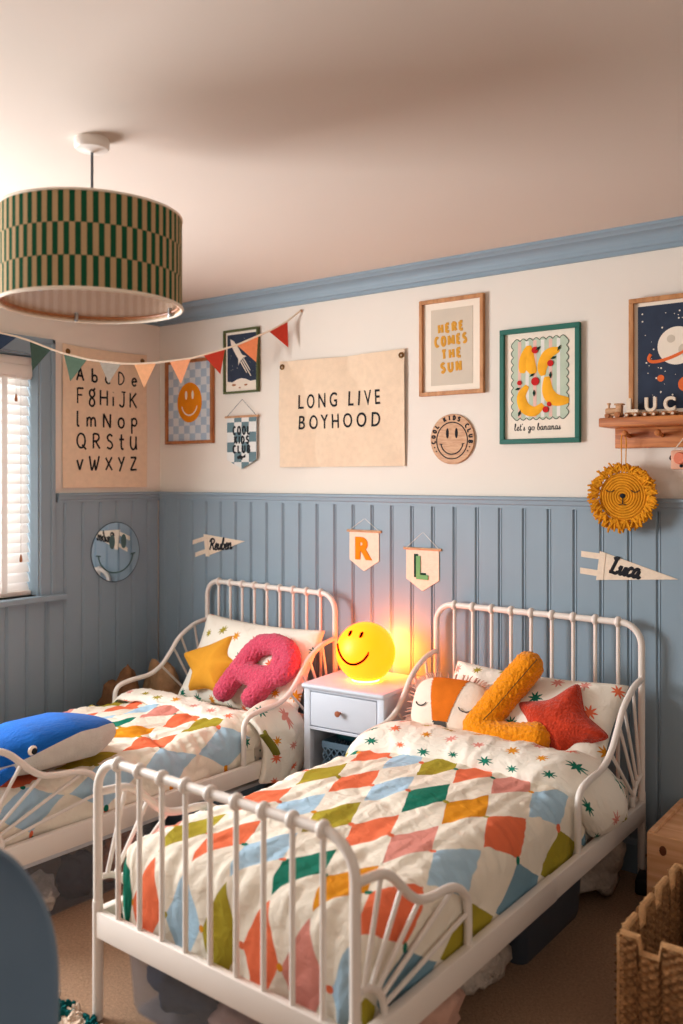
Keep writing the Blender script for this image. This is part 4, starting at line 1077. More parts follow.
def rrect(w, h, pinch=.02, n=28, rad=.03):
    """pillow outline: corners out, sides bowed slightly in"""
    P = []
    for (x0,z0,x1,z1) in ((w/2,-h/2,w/2,h/2),(w/2,h/2,-w/2,h/2),(-w/2,h/2,-w/2,-h/2),(-w/2,-h/2,w/2,-h/2)):
        for k in range(n):
            t = k/n; b = sin(PI*t)**.8*pinch; nx, nz = (z1-z0), -(x1-x0); l = math.hypot(nx, nz)
            x = x0+(x1-x0)*t-nx/l*b; z = z0+(z1-z0)*t-nz/l*b
            c = min(t, 1-t); k2 = max(0, 1-c/.06)*.012
            P.append((x*(1-k2), z*(1-k2)))
    return P
def pillow(bed, label, dx, dy, dz, w, h, H, tilt, matl, seed, roll=0):
    r_ = bed_empty(bed, 'pillow', label, 'pillow', dx, dy, dz)
    r_.rotation_euler = (R(-tilt), R(roll), bed.rotation_euler.z)
    o = inflated(rrect(w, h), H, 22, 2.2, .6, seed, .012, .7).build('pillow_cover', matl, r_, angle=180); weld(o)
    return r_
pillow(bed_r, 'star printed pillow leaning on the headboard of the front bed', .055, -.19, .542, .69, .40, .075, 42, M['stars'], 4)
pillow(bed_l, 'star printed pillow leaning on the headboard of the corner bed', .045, -.165, .560, .76, .43, .075, 28, M['stars_b'], 9)

# ------------------------------------------------------------------ cushions and soft toys
def inplane(P0, tilt, pts):
    """points given in the room -> coordinates in a cushion's own leaning plane (x, up)"""
    return [(p[0]-P0[0], (p[2]-P0[2])/cos(R(tilt))) for p in pts]
def star_outline(tips, inner=.45, tip_r=.0, n=10):
    c = Vector((sum(p[0] for p in tips)/len(tips), sum(p[1] for p in tips)/len(tips)))
    pts = []
    for k in range(len(tips)):
        a, b = Vector(tips[k]), Vector(tips[(k+1) % len(tips)])
        ang = (a-c).angle_signed(b-c) if False else None
        va, vb = a-c, b-c
        mid = (va.normalized()+vb.normalized()).normalized()*(va.length+vb.length)/2*inner+c
        pts += [a, mid]
    return pts, c
def soft_star(name, label, cat, loc, tilt, tips, inner, H, matl, seed, round_=.12, fluff=0.0, rz=0):
    pts, c = star_outline(tips, inner)
    m_ = len(pts); O = []
    for k in range(m_):
        a, b = pts[k], pts[(k+1) % m_]
        for q in range(10):
            O.append(a.lerp(b, q/10))
    for it in range(2 if round_ > .1 else 1):   # soften tips and crotches
        O = [O[k-1]*.25+O[k]*.5+O[(k+1) % len(O)]*.25 for k in range(len(O))]
    if round_ > .14:
        for it in range(3): O = [O[k-1]*.25+O[k]*.5+O[(k+1) % len(O)]*.25 for k in range(len(O))]
    out = [((p-c).x, (p-c).y) for p in O]
    root = empty(name, (loc[0]+c.x, loc[1]+c.y*sin(R(tilt)), loc[2]+c.y*cos(R(tilt))), (R(-tilt), 0, rz), label, cat)
    o = inflated(out, H, 20, 2.0, .55, seed, .006+fluff, .8).build('cushion_cover', matl, root, angle=180); weld(o)
    # stitched seam round the edge
    MB().tube([(p[0], 0, p[1]) for p in out], .0022, seg=6, closed=True).build('seam', matl, root)
    return root
T = 30
P0 = (.70, -.300, .560)
soft_star('star_cushion', 'mustard yellow five pointed star cushion on the corner bed', 'cushion', P0, T, inplane(P0, T, [(.762,0,.690),(.853,0,.576),(.824,0,.448),(.615,0,.438),(.492,0,.580)]), .60, .050, M['fmustard'], 3)
P0 = (2.36, -.295, .57)
soft_star('star_cushion', 'rust red fluffy star cushion on the front bed', 'cushion', P0, T, inplane(P0, T, [(2.412,0,.702),(2.558,0,.552),(2.428,0,.452),(2.262,0,.438),(2.196,0,.610)]), .56, .062, M['fred'], 12, .15, .006)

def blob(name, chains, r, matl, loc, rot, label, cat, voxel=.009, seed=0, fuzz=.004, flat=1.0):
    """plump letter cushion: fat rounded strokes melted into one skin"""
    bm = bmesh.new()
    for ch_ in chains:
        pts = smoothpath([(p[0], p[2] if len(p) > 2 else 0, p[1]) for p in ch_], 6)
        for k, p in enumerate(pts):
            mtx = Matrix.Translation(p) @ Matrix.Diagonal((r, r*flat, r, 1))
            bmesh.ops.create_icosphere(bm, subdivisions=2, radius=1, matrix=mtx)
    me = bpy.data.meshes.new('tmp'); bm.to_mesh(me); bm.free()
    ob = bpy.data.objects.new('tmp', me); col.objects.link(ob)
    md = ob.modifiers.new('r', 'REMESH'); md.mode = 'VOXEL'; md.voxel_size = voxel
    sm = ob.modifiers.new('s', 'SMOOTH'); sm.iterations = 6; sm.factor = .5
    dg = bpy.context.evaluated_depsgraph_get(); me2 = bpy.data.meshes.new_from_object(ob.evaluated_get(dg))
    bpy.data.objects.remove(ob)
    bm = bmesh.new(); bm.from_mesh(me2); bmesh.ops.subdivide_edges(bm, edges=bm.edges[:], cuts=1, use_grid_fill=True, smooth=.4)
    bm.normal_update()
    mv = [(v, v.normal.copy()*(fuzz*noise.noise(v.co*95)+fuzz*.7*noise.noise(v.co*190)+.0016*noise.noise(v.co*16))) for v in bm.verts]
    for v, d in mv: v.co += d
    bm.to_mesh(me2); bm.free()
    me2.materials.clear(); me2.materials.append(matl); me2.polygons.foreach_set('use_smooth', [True]*len(me2.polygons))
    root = empty(name, loc, rot, label, cat)
    o = bpy.data.objects.new('cushion_cover', me2); me2.name = 'cushion_cover'; col.objects.link(o); o.parent = root
    return root, o
Pr = (1.03, -.352, .55)
pr = lambda L_: [(x-Pr[0], (z-Pr[2])/cos(R(T))) for x, z in L_]
blob('letter_cushion', [pr([(.862,.478),(.905,.565),(.940,.632),(.985,.676)]), pr([(.985,.676),(1.065,.684),(1.138,.664),(1.170,.620),(1.142,.578),(1.075,.560),(1.00,.556),(.930,.560)]), pr([(1.125,.650),(1.130,.600)]), pr([(1.095,.560),(1.056,.510),(1.032,.476)])], .050, M['fpink'], Pr, (R(-T), 0, 0), 'raspberry pink fleece cushion shaped like the letter R', 'cushion', flat=.95, voxel=.008)
Pl_ = (2.19, -.335, .58)
pq = lambda L_: [(x-Pl_[0], (z-Pl_[2])/cos(R(T))) for x, z in L_]
rt, o = blob('letter_cushion', [pq([(2.232,.735),(2.163,.628),(2.096,.524)]), pq([(2.096,.524),(2.170,.506),(2.250,.510),(2.318,.524)])], .058, M['forange'], Pl_, (R(-T), 0, 0), 'mustard orange fleece cushion shaped like the letter L', 'cushion', flat=.95)
MB().tube(smoothpath([(p[0]+.022, -.0525, p[1]-.008) for p in pq([(2.262,.755),(2.205,.672),(2.150,.590),(2.115,.545)])], 6), .0016, seg=6).build('seam', M['brass'], rt)

# lion face cushion with a tasselled edge
fx = empty('animal_cushion', (1.955, -.325, .562), (R(-27), 0, R(4)), 'cream animal face cushion with orange forehead and tasselled edge', 'cushion')
W_, H_ = .152, .108
fo = []
for k in range(96):
    a = 2*PI*k/96; c_, s_ = cos(a), sin(a); p = 3.4
    fo.append((W_*math.copysign(abs(c_)**(2/p), c_), H_*math.copysign(abs(s_)**(2/p), s_)))
weld(inflated(fo, .05, 20, 2.2, .55, 2, .004, .6).build('cushion_body', M['foxwhite'], fx, angle=180))
def infore(x, z):
    t = (z+H_)/(2*H_); half = .018+.055*t
    return abs(x+.008) < half and z > -.066
inflated(fo, .05, 48, 2.2, .55, 2, .004, .6, infore, .0022).build('forehead_patch', M['foxorange'], fx, angle=180)
def innose(x, z): return z <= -.062 and abs(x+.008) < .030*(1-(-.062-z)/.05)
inflated(fo, .05, 60, 2.2, .55, 2, .004, .6, innose, .0028).build('nose', M['foxnose'], fx, angle=180)
m = MB()
def fsurf(x, z):
    # height of the puffed face at x, z
    t = ((abs(x)/W_)**3.4+(abs(z)/H_)**3.4)**(1/3.4)
    return -(.05*(max(0, 1-t**2.2))**.55+.0035)
for cx in (-.098, .083):
    m.tube([(cx+.024*cos(R(t)), fsurf(cx+.024*cos(R(t)), .0+.016*sin(R(t))), .0+.016*sin(R(t))) for t in range(190, 351, 16)], .0022, seg=6)
m.build('closed_eyes', M['black'], fx)
m = MB(); rnd = random.Random(3)
for k in range(150):
    i = rnd.randrange(96)
    if fo[i][1] < -.09: continue
    a = Vector((fo[i][0], rnd.uniform(-.004,.004), fo[i][1])); d = Vector((fo[i][0], 0, fo[i][1]*1.5)).normalized()
    m.tube([a*.985, a+d*.012+Vector((0,rnd.uniform(-.004,.004),0)), a+d*.022+Vector((rnd.uniform(-.006,.006), rnd.uniform(-.006,.006), -.002))], [.0030,.0028,.0018], seg=5)
m.build('tassel_edge', M['fringe'], fx)

# whale
wh = empty('whale_plush', (1.00, -1.475, .446), (0, 0, R(-3)), 'big blue whale soft toy with pale belly lying on the corner bed', 'soft toy')
Lw = .58; y_n = .345
def wsec(s):
    # s: 0 nose .. 1 tail root
    w = .142*(min(1, (s/.23))**.42)*(1 if s < .60 else max(.14, 1-((s-.60)/.40)**1.6*.86))
    top = .080+.075*(min(1, s/.35))**.55 if s < .60 else .155-.075*((s-.60)/.40)**1.5
    bot = .050*(1-min(1, s/.24))**1.3 if s < .66 else .050*((s-.66)/.34)**1.6
    return w, bot, top
def wpt(s, ph):
    w, b, t = wsec(s); c = (b+t)/2; h = (t-b)/2
    cp, sp_ = cos(ph), sin(ph)
    n1 = .85
    return (w*math.copysign(abs(cp)**n1, cp), y_n-Lw*s+.0*cp, c+h*math.copysign(abs(sp_)**n1, sp_))
def seam_ang(s):
    return R(46) if s < .03 else R(46-58*min(1, (s-.03)/.83)**1.25)
nu, nv = 60, 28
def upper(u, v):
    s = .002+u*.998; a0 = seam_ang(s); return wpt(s, a0+(PI-2*a0)*v)
def lower(u, v):
    s = .002+u*.998; a0 = seam_ang(s); return wpt(s, PI-a0+(PI+2*a0)*v)
m = MB().grid(upper, nu, nv)
m.add([upper(0, v/nv) for v in range(nv+1)]+[(0, y_n+.004, .085)], [(k, k+1, nv+1) for k in range(nv)])
m.build('body', M['whaleblue'], wh, angle=180)
m = MB().grid(lower, nu, nv); m.add([lower(0, v/nv) for v in range(nv+1)]+[(0, y_n+.004, .085)], [(k, k+1, nv+1) for k in range(nv)])
m.build('belly', M['whalebelly'], wh, angle=180)
for sx in (-1, 1):
    s = .66; ph = R(14) if sx > 0 else PI-R(14); p = Vector(wpt(s, ph))
    e = MB().sphere((p.x-sx*.002, p.y, p.z), (.007,.0165,.0165)).build('eye', M['paper'], wh)
    MB().sphere((p.x+sx*.0035, p.y+.003, p.z-.001), (.005,.0105,.0105)).build('pupil', M['black'], e)
    m = MB(); O = [(0,0),(.03,.035),(.09,.055),(.15,.03),(.16,0),(.10,-.025),(.04,-.03)]
    def fin(u, v, sx=sx):
        tp = sin(PI*min(.98, .1+u*.9))**.6
        y = -.115-.075*u+.045*tp*(v-.5)*2
        return (sx*(.118+.035*u), y, .060-.045*u)
    def finf(u, v, sx=sx):
        p = fin(u, v); return (p[0]+sx*.012*sin(PI*v)*(1-u*.7), p[1], p[2]+.006*sin(PI*v))
    m.grid(finf, 14, 10); m.grid(fin, 14, 10, flip=True); m.build('flipper', M['whaleblue'], wh, angle=180)
for sx in (-1, 1):
    def flu(u, v, sx=sx, up=1):
        c = .06*sin(PI*min(1, .25+u*.75))**.7
        return (sx*(.0+.15*u), y_n-Lw+.02-.02*u+c*(v-.5)*.5, .065+.06*u+c*(v-.5)*1.4+up*.014*sin(PI*v)*(1-u*.8))
    m = MB().grid(lambda u, v: flu(u, v), 14, 10); m.grid(lambda u, v: flu(u, v, up=-1), 14, 10, flip=True)
    m.build('tail_fluke', M['whaleblue'], wh, angle=180)

# ------------------------------------------------------------------ bedside table, lamp, basket
ns = empty('bedside_table', (1.500, -.215, 0), (0, 0, R(4)), 'pale grey bedside table with one drawer between the beds', 'bedside table')
w2, d2, zt = .188, .180, .582
NM = M['ns']
MB().box(-w2-.006, w2+.006, -d2-.010, d2, zt-.020, zt, bev=.009, seg=3).build('table_top', NM, ns)
for sx in (-1, 1):
    for sy in (-1, 1):
        MB().box(sx*(w2-.016)-.016, sx*(w2-.016)+.016, sy*(d2-.018)-.016, sy*(d2-.018)+.016, 0, zt-.02, bev=.005).build('leg', NM, ns)
    MB().box(sx*(w2-.010)-.007, sx*(w2-.010)+.007, -d2+.034, d2-.034, .12, zt-.02).build('side_panel', NM, ns, smooth=False)
MB().box(-w2+.03, w2-.03, d2-.024, d2-.012, .12, zt-.02).build('back_panel', NM, ns, smooth=False)
MB().box(-w2+.017, w2-.017, -d2+.02, d2-.02, .150, .166).build('shelf', NM, ns, smooth=False)
MB().box(-w2+.017, w2-.017, -d2+.02, d2-.02, .400, .412).box(-w2+.030, w2-.030, -d2+.004, -d2+.020, .398, .410, bev=.002).box(-w2+.030, w2-.030, -d2+.004, -d2+.020, zt-.030, zt-.019, bev=.002).build('drawer_frame', NM, ns, smooth=False)
dr_ = MB().box(-w2+.034, w2-.034, -d2+.002, -d2+.020, .414, zt-.033, bev=.003).build('drawer', NM, ns)
MB().lathe([(0,0),(.005,0),(.005,.010),(.011,.016),(.012,.022),(.009,.026),(0,.027)], 16).tf(Matrix.Translation((-.012,-d2+.002,.483)) @ Matrix.Rotation(PI/2, 4, 'X')).build('knob', M['copper'], dr_)

# glowing smiling lamp
lp = empty('smiley_lamp', (1.497, -.215, zt), label='glowing yellow round lamp with a smiling face on the bedside table', cat='lamp')
rl = .122; zc = .114
prof = [(0,.0),(.052,.0),(.056,.004)]
a0 = math.asin((zc-.004)/rl)
prof = [(0,0)]+[(rl*cos(R(t)), zc+rl*sin(R(t))) for t in range(-64, 91, 4)]
prof[-1] = (0.0005, zc+rl)
MB().lathe(prof, 48).build('lamp_body', M['lampglow'], lp, angle=60)
# face: drawn on the sphere, turned to the left as in the room
rt_ = Vector((.7984,.6021,0)); up_ = Vector((0,0,1)); tw = Vector((.5686,-.7540,.05)); 
vx = lambda u, v: Vector((0,0,zc)) + (rt_*u+up_*v+Vector((.6021,-.7984,0))*math.sqrt(max(0, 1-u*u-v*v)))*(rl+.0008)
m = MB()
for cx, cz in ((-.52,.70),(-.16,.69)):
    m.tube([vx(cx-.05, cz-.075), vx(cx-.015, cz-.03), vx(cx+.015, cz+.03), vx(cx+.05, cz+.075)], [.004,.0068,.0068,.004], seg=8)
m.tube([vx(p[0], p[1]) for p in smoothpath([(-.93,.30,0),(-.88,.10,0),(-.74,-.12,0),(-.55,-.235,0),(-.33,-.22,0),(-.10,-.08,0),(.06,.12,0)], 6)], .0046, seg=8)
m.tube([vx(.025,.05), vx(.07,.19)], .0030, seg=8)
m.build('face_features', mat('matt_black_print', (9,8,8), 1, 0, 0), lp)
MB().lathe([(.0,.0),(.03,.0),(.03,.012),(0,.012)], 24).tf(Matrix.Translation((.029, .112, .105)) @ Matrix.Rotation(-R(14.5), 4, 'Z') @ Matrix.Rotation(-PI/2, 4, 'X')).build('added_back_glow', M['back_glow'], lp)  # added glowing disc, unseen behind the lamp, to spread orange light on the wall

MB().lathe([(.050,.0),(.057,.0),(.056,.006),(.050,.006)], 40).build('added_base_glow', M['ring'], lp)  # added glowing ring, no part of the lamp, to warm the table top
bk = empty('lattice_basket', (1.515, -.245, .1665), (0, 0, R(4)), 'slate blue lattice plastic basket on the bedside table shelf', 'basket')
bw_, bd_, bh_ = .125, .12, .185
m = MB()
for (x0,y0,x1,y1) in ((-bw_,-bd_,bw_,-bd_),(bw_,-bd_,bw_,bd_),(bw_,bd_,-bw_,bd_),(-bw_,bd_,-bw_,-bd_)):
    n = 9; L_ = math.hypot(x1-x0, y1-y0)
    for k in range(-4, n+1):
        for sg in (1, -1):
            a_, b_ = k/n, (k+4)/n
            za, zb = .018, bh_-.022
            if sg < 0: za, zb = zb, za
            t0_, t1_ = max(0, a_), min(1, b_)
            if t1_ <= t0_: continue
            f0, f1 = (t0_-a_)/(b_-a_), (t1_-a_)/(b_-a_)
            m.tube([(x0+(x1-x0)*t0_, y0+(y1-y0)*t0_, za+(zb-za)*f0), (x0+(x1-x0)*t1_, y0+(y1-y0)*t1_, za+(zb-za)*f1)], .0038, seg=5)
m.box(-bw_, bw_, -bd_, bd_, 0, .012, bev=.003)
for z0, z1 in ((.0, .02), (bh_-.024, bh_)):
    m.box(-bw_-.003, bw_+.003, -bd_-.003, -bd_+.003, z0, z1).box(-bw_-.003, bw_+.003, bd_-.003, bd_+.003, z0, z1).box(-bw_-.003, -bw_+.003, -bd_, bd_, z0, z1).box(bw_-.003, bw_+.003, -bd_, bd_, z0, z1)
m.build('basket_body', M['plasticblue'], bk, smooth=False)
tr_ = empty('toy_roll', (1.515, -.262, .369), (0, 0, R(4)), 'dark teal roll lying on top of the lattice basket', 'toy')
MB().tube([(-.105,0,0),(.10,0,0)], .034, seg=20).build('roll', M['tealplastic'], tr_)
gb = MB().sphere((0,0,0), .024, 0, 20, 12).build('toy_ball', M['grass'], loc=(1.597, -.338, .362)); tag(gb, 'small bright green ball in the lattice basket', 'ball')

# ------------------------------------------------------------------ things kept under the beds
def tub(name, loc, rz, w, d, h, bm_, lm_, label, lid=True):
    r_ = empty(name, loc, (0,0,rz), label, 'storage box')
    m = MB(); t = .003; k = .90
    def wall(u0, u1):
        pass
    def ringpts(s, z, inset=0):
        out = []; rad = .03
        for (cx, cy, a) in ((1,-1,-90),(1,1,0),(-1,1,90),(-1,-1,180)):
            for q in range(5):
                an = R(a+22.5*q); out.append((cx*(w/2*s-rad-inset)+rad*cos(an), cy*(d/2*s-rad-inset)+rad*sin(an), z))
        return out
    rings_ = [ringpts(k, .001), ringpts(k+.03, .02), ringpts(.975, h-.03), ringpts(1.0, h-.028), ringpts(1.0, h-.002), ringpts(1.0, h-.002, t), ringpts(.97, h-.03, t), ringpts(k+.03, .022, t), ringpts(k, .004, t)]
    V = [p for g in rings_ for p in g]; n = len(rings_[0]); F = []
    for j in range(len(rings_)-1):
        for i in range(n): F.append((j*n+i, j*n+(i+1) % n, (j+1)*n+(i+1) % n, (j+1)*n+i))
    F.append(tuple(range(n))[::-1]); F.append(tuple((len(rings_)-1)*n+i for i in range(n)))
    m.add(V, F).build('tub', bm_, r_)
    if lid:
        m = MB().box(-w/2-.008, w/2+.008, -d/2-.008, d/2+.008, h-.012, h+.004, bev=.005).box(-w/2+.03, w/2-.03, -d/2+.03, d/2-.03, h+.004, h+.009, bev=.003)
        m.build('lid', lm_, r_)
    return r_
def lump(name, loc, r, matl, label, cat, seed, rough=.3, rot=0, group=None):
    m = MB()
    nu_, nv_ = 36, 22
    def f(u, v):
        th, ph = 2*PI*u, PI*v; d = Vector((sin(ph)*cos(th), sin(ph)*sin(th), cos(ph)))
        k = 1+rough*fbm(d*1.6+Vector((seed, 0, seed)), 3)
        return (d.x*r[0]*k, d.y*r[1]*k, max(-r[2], d.z*r[2]*k))
    m.grid(lambda u, v: f(u, 1-v), nu_, nv_)
    o = m.build(name, matl, None, angle=180, loc=loc, rot=(0,0,rot)); weld(o)
    tag(o, label, cat, group); return o
tub('storage_box', (1.985, -1.475, .0), R(-1), .52, .36, .200, M['clear'], M['clearlid'], 'clear lidded storage box under the foot of the front bed')
lump('folded_cloth', (1.88, -1.53, .082), (.13,.10,.078), M['darkcloth'], 'dark navy cloth inside the clear box under the front bed', 'cloth', 1.2, .35)
lump('folded_cloth', (2.10, -1.54, .058), (.11,.09,.055), M['fringe'], 'dusty pink cloth inside the clear box under the front bed', 'cloth', 4.4, .35)
tub('storage_box', (2.36, -.62, .0), R(-1), .29, .44, .175, M['darktub'], M['clearlid'], 'dark storage box with grey lid under the near side of the front bed')
lump('soft_toy', (2.385, -1.03, .098), (.11,.16,.096), M['whiteplush'], 'greyish white soft toy on the carpet in front of the dark storage box', 'soft toy', 3.3, .45)
lump('soft_toy', (2.425, -1.30, .092), (.09,.13,.090), M['fringe'], 'dusty pink soft toy bundle under the rail near the footboard', 'soft toy', 7.9, .45)
lump('soft_toy', (2.435, -.225, .098), (.10,.15,.096), M['whiteplush'], 'white fluffy soft toy under the front bed near the wall', 'soft toy', 5.1, .5)
tub('storage_box', (1.00, -1.30, .0), R(-3), .34, .54, .205, M['clear'], M['clearlid'], 'clear lidded storage box under the corner bed')
lump('soft_toy', (1.105, -1.15, .082), (.05,.085,.078), M['skinplush'], 'peach soft toy seen through the clear box under the corner bed', 'soft toy', 2.2, .4)
lump('soft_toy', (1.10, -1.33, .078), (.05,.075,.074), M['darkcloth'], 'dark patterned soft toy in the clear box under the corner bed', 'soft toy', 6.1, .4)
lump('soft_toy', (1.09, -1.48, .06), (.06,.06,.056), M['whiteplush'], 'pale cloth bundle in the clear box under the corner bed', 'soft toy', 8.1, .4)
tub('storage_box', (.98, -.66, .0), R(-3), .36, .46, .175, M['plasticblue'], M['clearlid'], 'slate grey storage box under the middle of the corner bed')
lump('crumpled_bag', (1.245, -.22, .11), (.045,.10,.11), M['ns'], 'pale grey crumpled bag between the corner bed and the bedside table', 'bag', 3.7, .35)
# soft things wedged between the corner bed and the wall
lump('soft_toy', (.19, -.40, .225), (.13,.12,.225), M['brownplush'], 'dark brown soft toy wedged between the corner bed and the left wall', 'soft toy', 2.9, .35)
lump('floor_cushion', (.17, -.135, .24), (.125,.10,.24), M['tan'], 'tan cushion standing in the corner behind the corner bed', 'cushion', 5.6, .25)
lump('soft_toy', (.23, -.62, .175), (.10,.10,.175), M['darkcloth'], 'dark knitted soft toy beside the left wall below the mirror', 'soft toy', 9.2, .4)

# ------------------------------------------------------------------ right hand side: crate, basket, plug; left: chair; floor: rug
cr = empty('pine_box', (2.945, -.205, 0), (0,0,0), 'closed knotty pine box against the back wall on the right', 'box')
cw, cd, chh = .245, .175, .305
for sx in (-1, 1): MB().box(-cw if sx < 0 else cw-.018, -cw+.018 if sx < 0 else cw, -cd, cd, 0, chh, bev=.002).build('end_panel', M['pine'], cr, smooth=False)
for sy in (-1, 1): MB().box(-cw+.0005, cw-.0005, -cd-.012 if sy < 0 else cd, -cd if sy < 0 else cd+.012, .004, chh-.002, bev=.002).build('side_board', M['pine'], cr, smooth=False)
m = MB(); zl = chh-.010
for x0, x1, y0, y1 in ((-cw+.019, cw-.019, -cd+.001, -.010), (-cw+.019, cw-.019, .014, cd-.001), (-cw+.019, -.145, -.010, .014), (-.045, cw-.019, -.010, .014)): m.box(x0, x1, y0, y1, zl-.012, zl)
m.build('lid', M['pine'], cr, smooth=False)
MB().box(-cw+.018, cw-.018, -cd, cd, .006, .018).build('base_board', M['pine'], cr, smooth=False)
m = MB()
for x, z, r_ in ((-.195,.258,.011),(-.06,.15,.009),(.08,.24,.010),(.16,.06,.011)): m.prism(circ(x, z, r_, 16, r_*1.4), -cd-.0128, -cd-.0118)
m.build('knots', M['knot'], cr, smooth=False)

wk = empty('wicker_basket', (3.100, -.835, 0), (0,0,0), 'woven seagrass basket with a stepped castle rim in front of the pine box', 'basket')
kx, ky, kz = .245, .225, .315
def crest(t, L_, nm):
    """height of the rim along a side of length L_: merlons with bevelled shoulders"""
    p = .125; q = ((t+.03)/p) % 1.0
    return kz if q < .58 else kz-.036
def weave_wall(x0, y0, x1, y1, nm, inward):
    L_ = math.hypot(x1-x0, y1-y0); dx_, dy_ = (x1-x0)/L_, (y1-y0)/L_; nx_, ny_ = dy_, -dx_    # outward normal
    mb = MB(); nU, nV = int(L_/.0058), 64
    cols_ = []
    for i in range(nU+1):
        t = L_*i/nU; cols_.append((t, crest(min(t, L_-1e-4), L_, nm)))
    def P(i, j, side):
        t, top = cols_[i]; z = top*j/nV
        # wefts bow in and out round upright stakes, half a step on from row to row
        row = int(z/.0105)
        bow = sin(2*PI*t/.034+PI*(row % 2))
        d = .0065*bow*abs(sin(PI*z/.0105))**.5 + .0035*abs(sin(PI*z/.0105))
        o_ = (.009+d) if side > 0 else (-.009+d)
        return (x0+dx_*t+nx_*o_, y0+dy_*t+ny_*o_, z)
    for side in (1, -1):
        mb.grid(lambda u, v, s=side: P(round(u*nU), round(v*nV), s), nU, nV, flip=(side < 0))
    path = [(x0+dx_*t, y0+dy_*t, top) for t, top in cols_]
    mb.build('wall_weave', M['wicker'], wk, angle=60)
    # braided edge following the merlons
    keep = [path[0]]
    for a_, b_ in zip(path, path[1:]):
        if abs(a_[2]-b_[2]) > 1e-6 or b_ is path[-1]: keep += [a_, b_]
    MB().tube(keep, .0095, seg=8).build('braided_rim', M['wickerrim'], wk)
weave_wall(-kx, -ky, kx, -ky, 5, 1); weave_wall(kx, -ky, kx, ky, 4, 1); weave_wall(kx, ky, -kx, ky, 5, 1); weave_wall(-kx, ky, -kx, -ky, 4, 1)
MB().box(-kx, kx, -ky, ky, .002, .014).build('basket_floor', M['wicker'], wk, smooth=False)
for x in (-kx, kx):
    for y in (-ky, ky): MB().tube([(x, y, .003), (x, y, kz-.006)], .011, seg=8).build('corner_post', M['wickerrim'], wk)
lump('folded_cloth', (3.16, -.80, .13), (.15,.13,.11), M['darkcloth'], 'black cloth lying inside the seagrass basket', 'cloth', 3.1, .3)

pg = empty('power_adapter', (2.615, -.135, 0), (0,0,R(10)), 'black power adapter on the carpet by the headboard leg', 'adapter')
MB().box(-.030, .030, -.05, .045, .001, .055, bev=.010, seg=3).build('adapter_body', M['shoe'], pg)
MB().tube(smoothpath([(-.02,.045,.03),(-.03,.075,.06),(.0,.088,.10),(.03,.094,.15)], 6), .003, seg=6).build('lead', M['shoe'], pg)

# moulded chair, seen from behind, close to the camera
chx = empty('shell_chair', (2.212, -2.440, 0), (0, 0, R(45)), 'slate blue moulded shell chair close in front at the left edge', 'chair')
def shell(u, v):
    # v: 0 front of seat .. 1 top of back
    a = (u-.5)*2
    prof_ = [(.0,-.40,.445),(.15,-.34,.432),(.35,-.16,.42),(.5,-.04,.43),(.60,.015,.47),(.72,.035,.56),(.86,.055,.70),(.95,.062,.79),(1.0,.058,.825)]
    for k in range(len(prof_)-1):
        if v <= prof_[k+1][0]+1e-9:
            t = (v-prof_[k][0])/(prof_[k+1][0]-prof_[k][0]); t = t*t*(3-2*t) if False else t
            y = prof_[k][1]+(prof_[k+1][1]-prof_[k][1])*t; z = prof_[k][2]+(prof_[k+1][2]-prof_[k][2])*t; break
    hw_ = .215*(1-.22*max(0, (v-.60)/.40)**5) if v > .6 else .215
    if v > .72:
        q = (v-.72)/.28; hw_ *= math.sqrt(max(.0, 1-(q**2.6)*.80))
    if v < .12: hw_ *= .86+.14*math.sqrt(v/.12)
    return (a*hw_, y-.055*abs(a)**2.2*(1 if v > .5 else .25), z+.030*abs(a)**3*(1 if v < .55 else 0))
m = MB().grid(shell, 40, 70); o = m.build('seat_shell', M['chair'], chx, angle=180)
so = o.modifiers.new('thickness', 'SOLIDIFY'); so.thickness = .009; so.offset = 0
sb_ = o.modifiers.new('soft', 'SUBSURF'); sb_.levels = 1; sb_.render_levels = 1
for sx in (-1, 1):
    for sy in (-1, 1):
        MB().tube([(sx*.10, -.18+sy*.09, .425), (sx*.20, -.18+sy*.19, .004)], [.013,.010], seg=10).build('leg', M['oak'], chx)
m = MB().tube([(-.10,-.27,.418),(.10,-.27,.418),(.10,-.09,.418),(-.10,-.09,.418)], .008, seg=8, closed=True)
m.build('under_frame', M['steel'], chx)

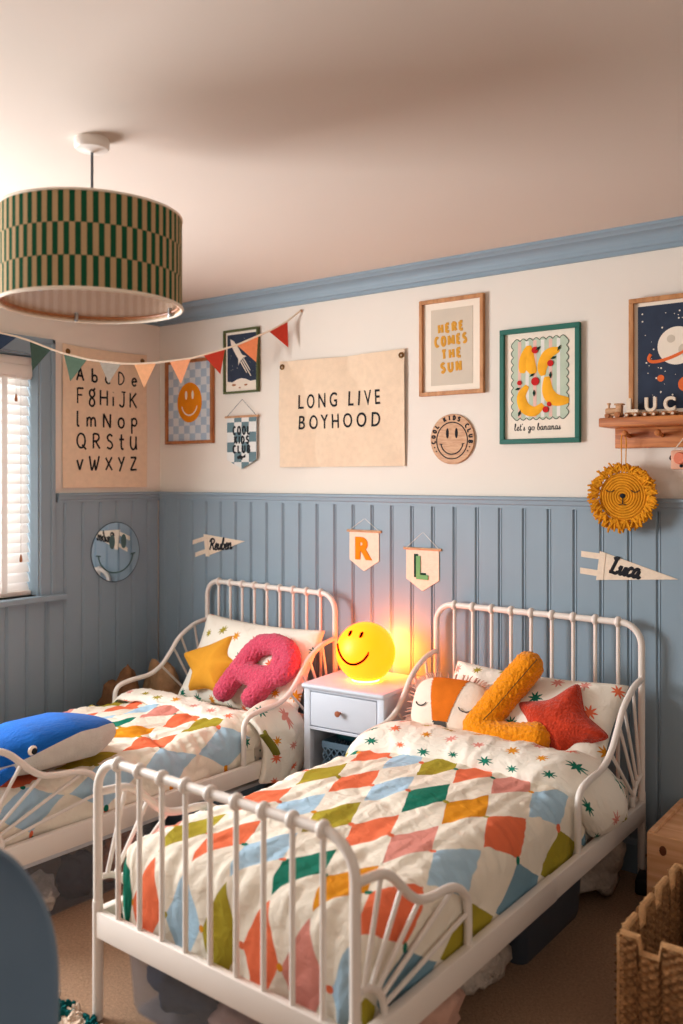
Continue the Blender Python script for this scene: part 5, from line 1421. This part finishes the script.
rg = empty('shaggy_rug', (1.30, -2.315, 0), (0,0,R(-4)), 'cream shaggy rug with teal patches on the carpet at the lower left', 'rug')
rnd = random.Random(8); m = MB().box(-.62, .42, -.60, .60, .001, .012); mt_ = []
def tuft(m, x, y, mi):
    h = rnd.uniform(.016,.028); a = rnd.uniform(0, 2*PI); l = rnd.uniform(.004,.012)
    m.tube([(x,y,.010),(x+l*.6*cos(a),y+l*.6*sin(a),h*.7),(x+l*cos(a),y+l*sin(a),h)], [.0085,.008,.004], mi, 4)
for k in range(7500):
    x = rnd.uniform(-.62,.43); y = rnd.uniform(-.60,.61)
    tl = (abs(((x*3.1+y*2.2) % 1)-.5) < .10 or (x-.265)**2+(y-.57)**2 < .0022)
    tuft(m, x, y, 1 if tl else 0)
m.build('pile', [M['rug'], M['teal']], rg)

# ------------------------------------------------------------------ light and camera
def area(name, loc, rot, sx, sy, energy, color):
    l = bpy.data.lights.new(name, 'AREA'); l.shape = 'RECTANGLE'; l.size = sx; l.size_y = sy; l.energy = energy; l.color = color
    o = bpy.data.objects.new(name, l); col.objects.link(o); o.location = loc; o.rotation_euler = rot; return o
area('daylight_window_blind', (-.34, (W1[0]+W1[1])/2, 1.45), (0, -PI/2, 0), 1.1, .62, 16, (.95,.98,1.0))
area('daylight_window', (-.13, (W2[0]+W2[1])/2, (WZ[0]+WZ[1])/2), (0, -PI/2, 0), 1.05, 1.25, 118, (.96,.98,1.0))
w = bpy.data.worlds.new('sky'); bpy.context.scene.world = w; w.use_nodes = True
w.node_tree.nodes['Background'].inputs['Color'].default_value = (1.0,.91,.84,1); w.node_tree.nodes['Background'].inputs['Strength'].default_value = .35

cam = bpy.data.cameras.new('camera'); co = bpy.data.objects.new('camera', cam); col.objects.link(co)
cam.sensor_width = 36; cam.lens = 880/1024*36; cam.shift_y = -34/1024
co.location = (3.594, -3.16, 1.41); co.rotation_euler = (PI/2, 0, R(37.02))
cam.dof.use_dof = True; cam.dof.focus_distance = 3.3; cam.dof.aperture_fstop = 2.2
cam.clip_start = .05
sc = bpy.context.scene; sc.camera = co
sc.view_settings.view_transform = 'Standard'; sc.view_settings.look = 'None'; sc.view_settings.exposure = 0.1; sc.view_settings.gamma = 1; sc.view_settings.use_curve_mapping = False
sc.cycles.use_denoising = True
sc.cycles.max_bounces = 8; sc.cycles.transparent_max_bounces = 12
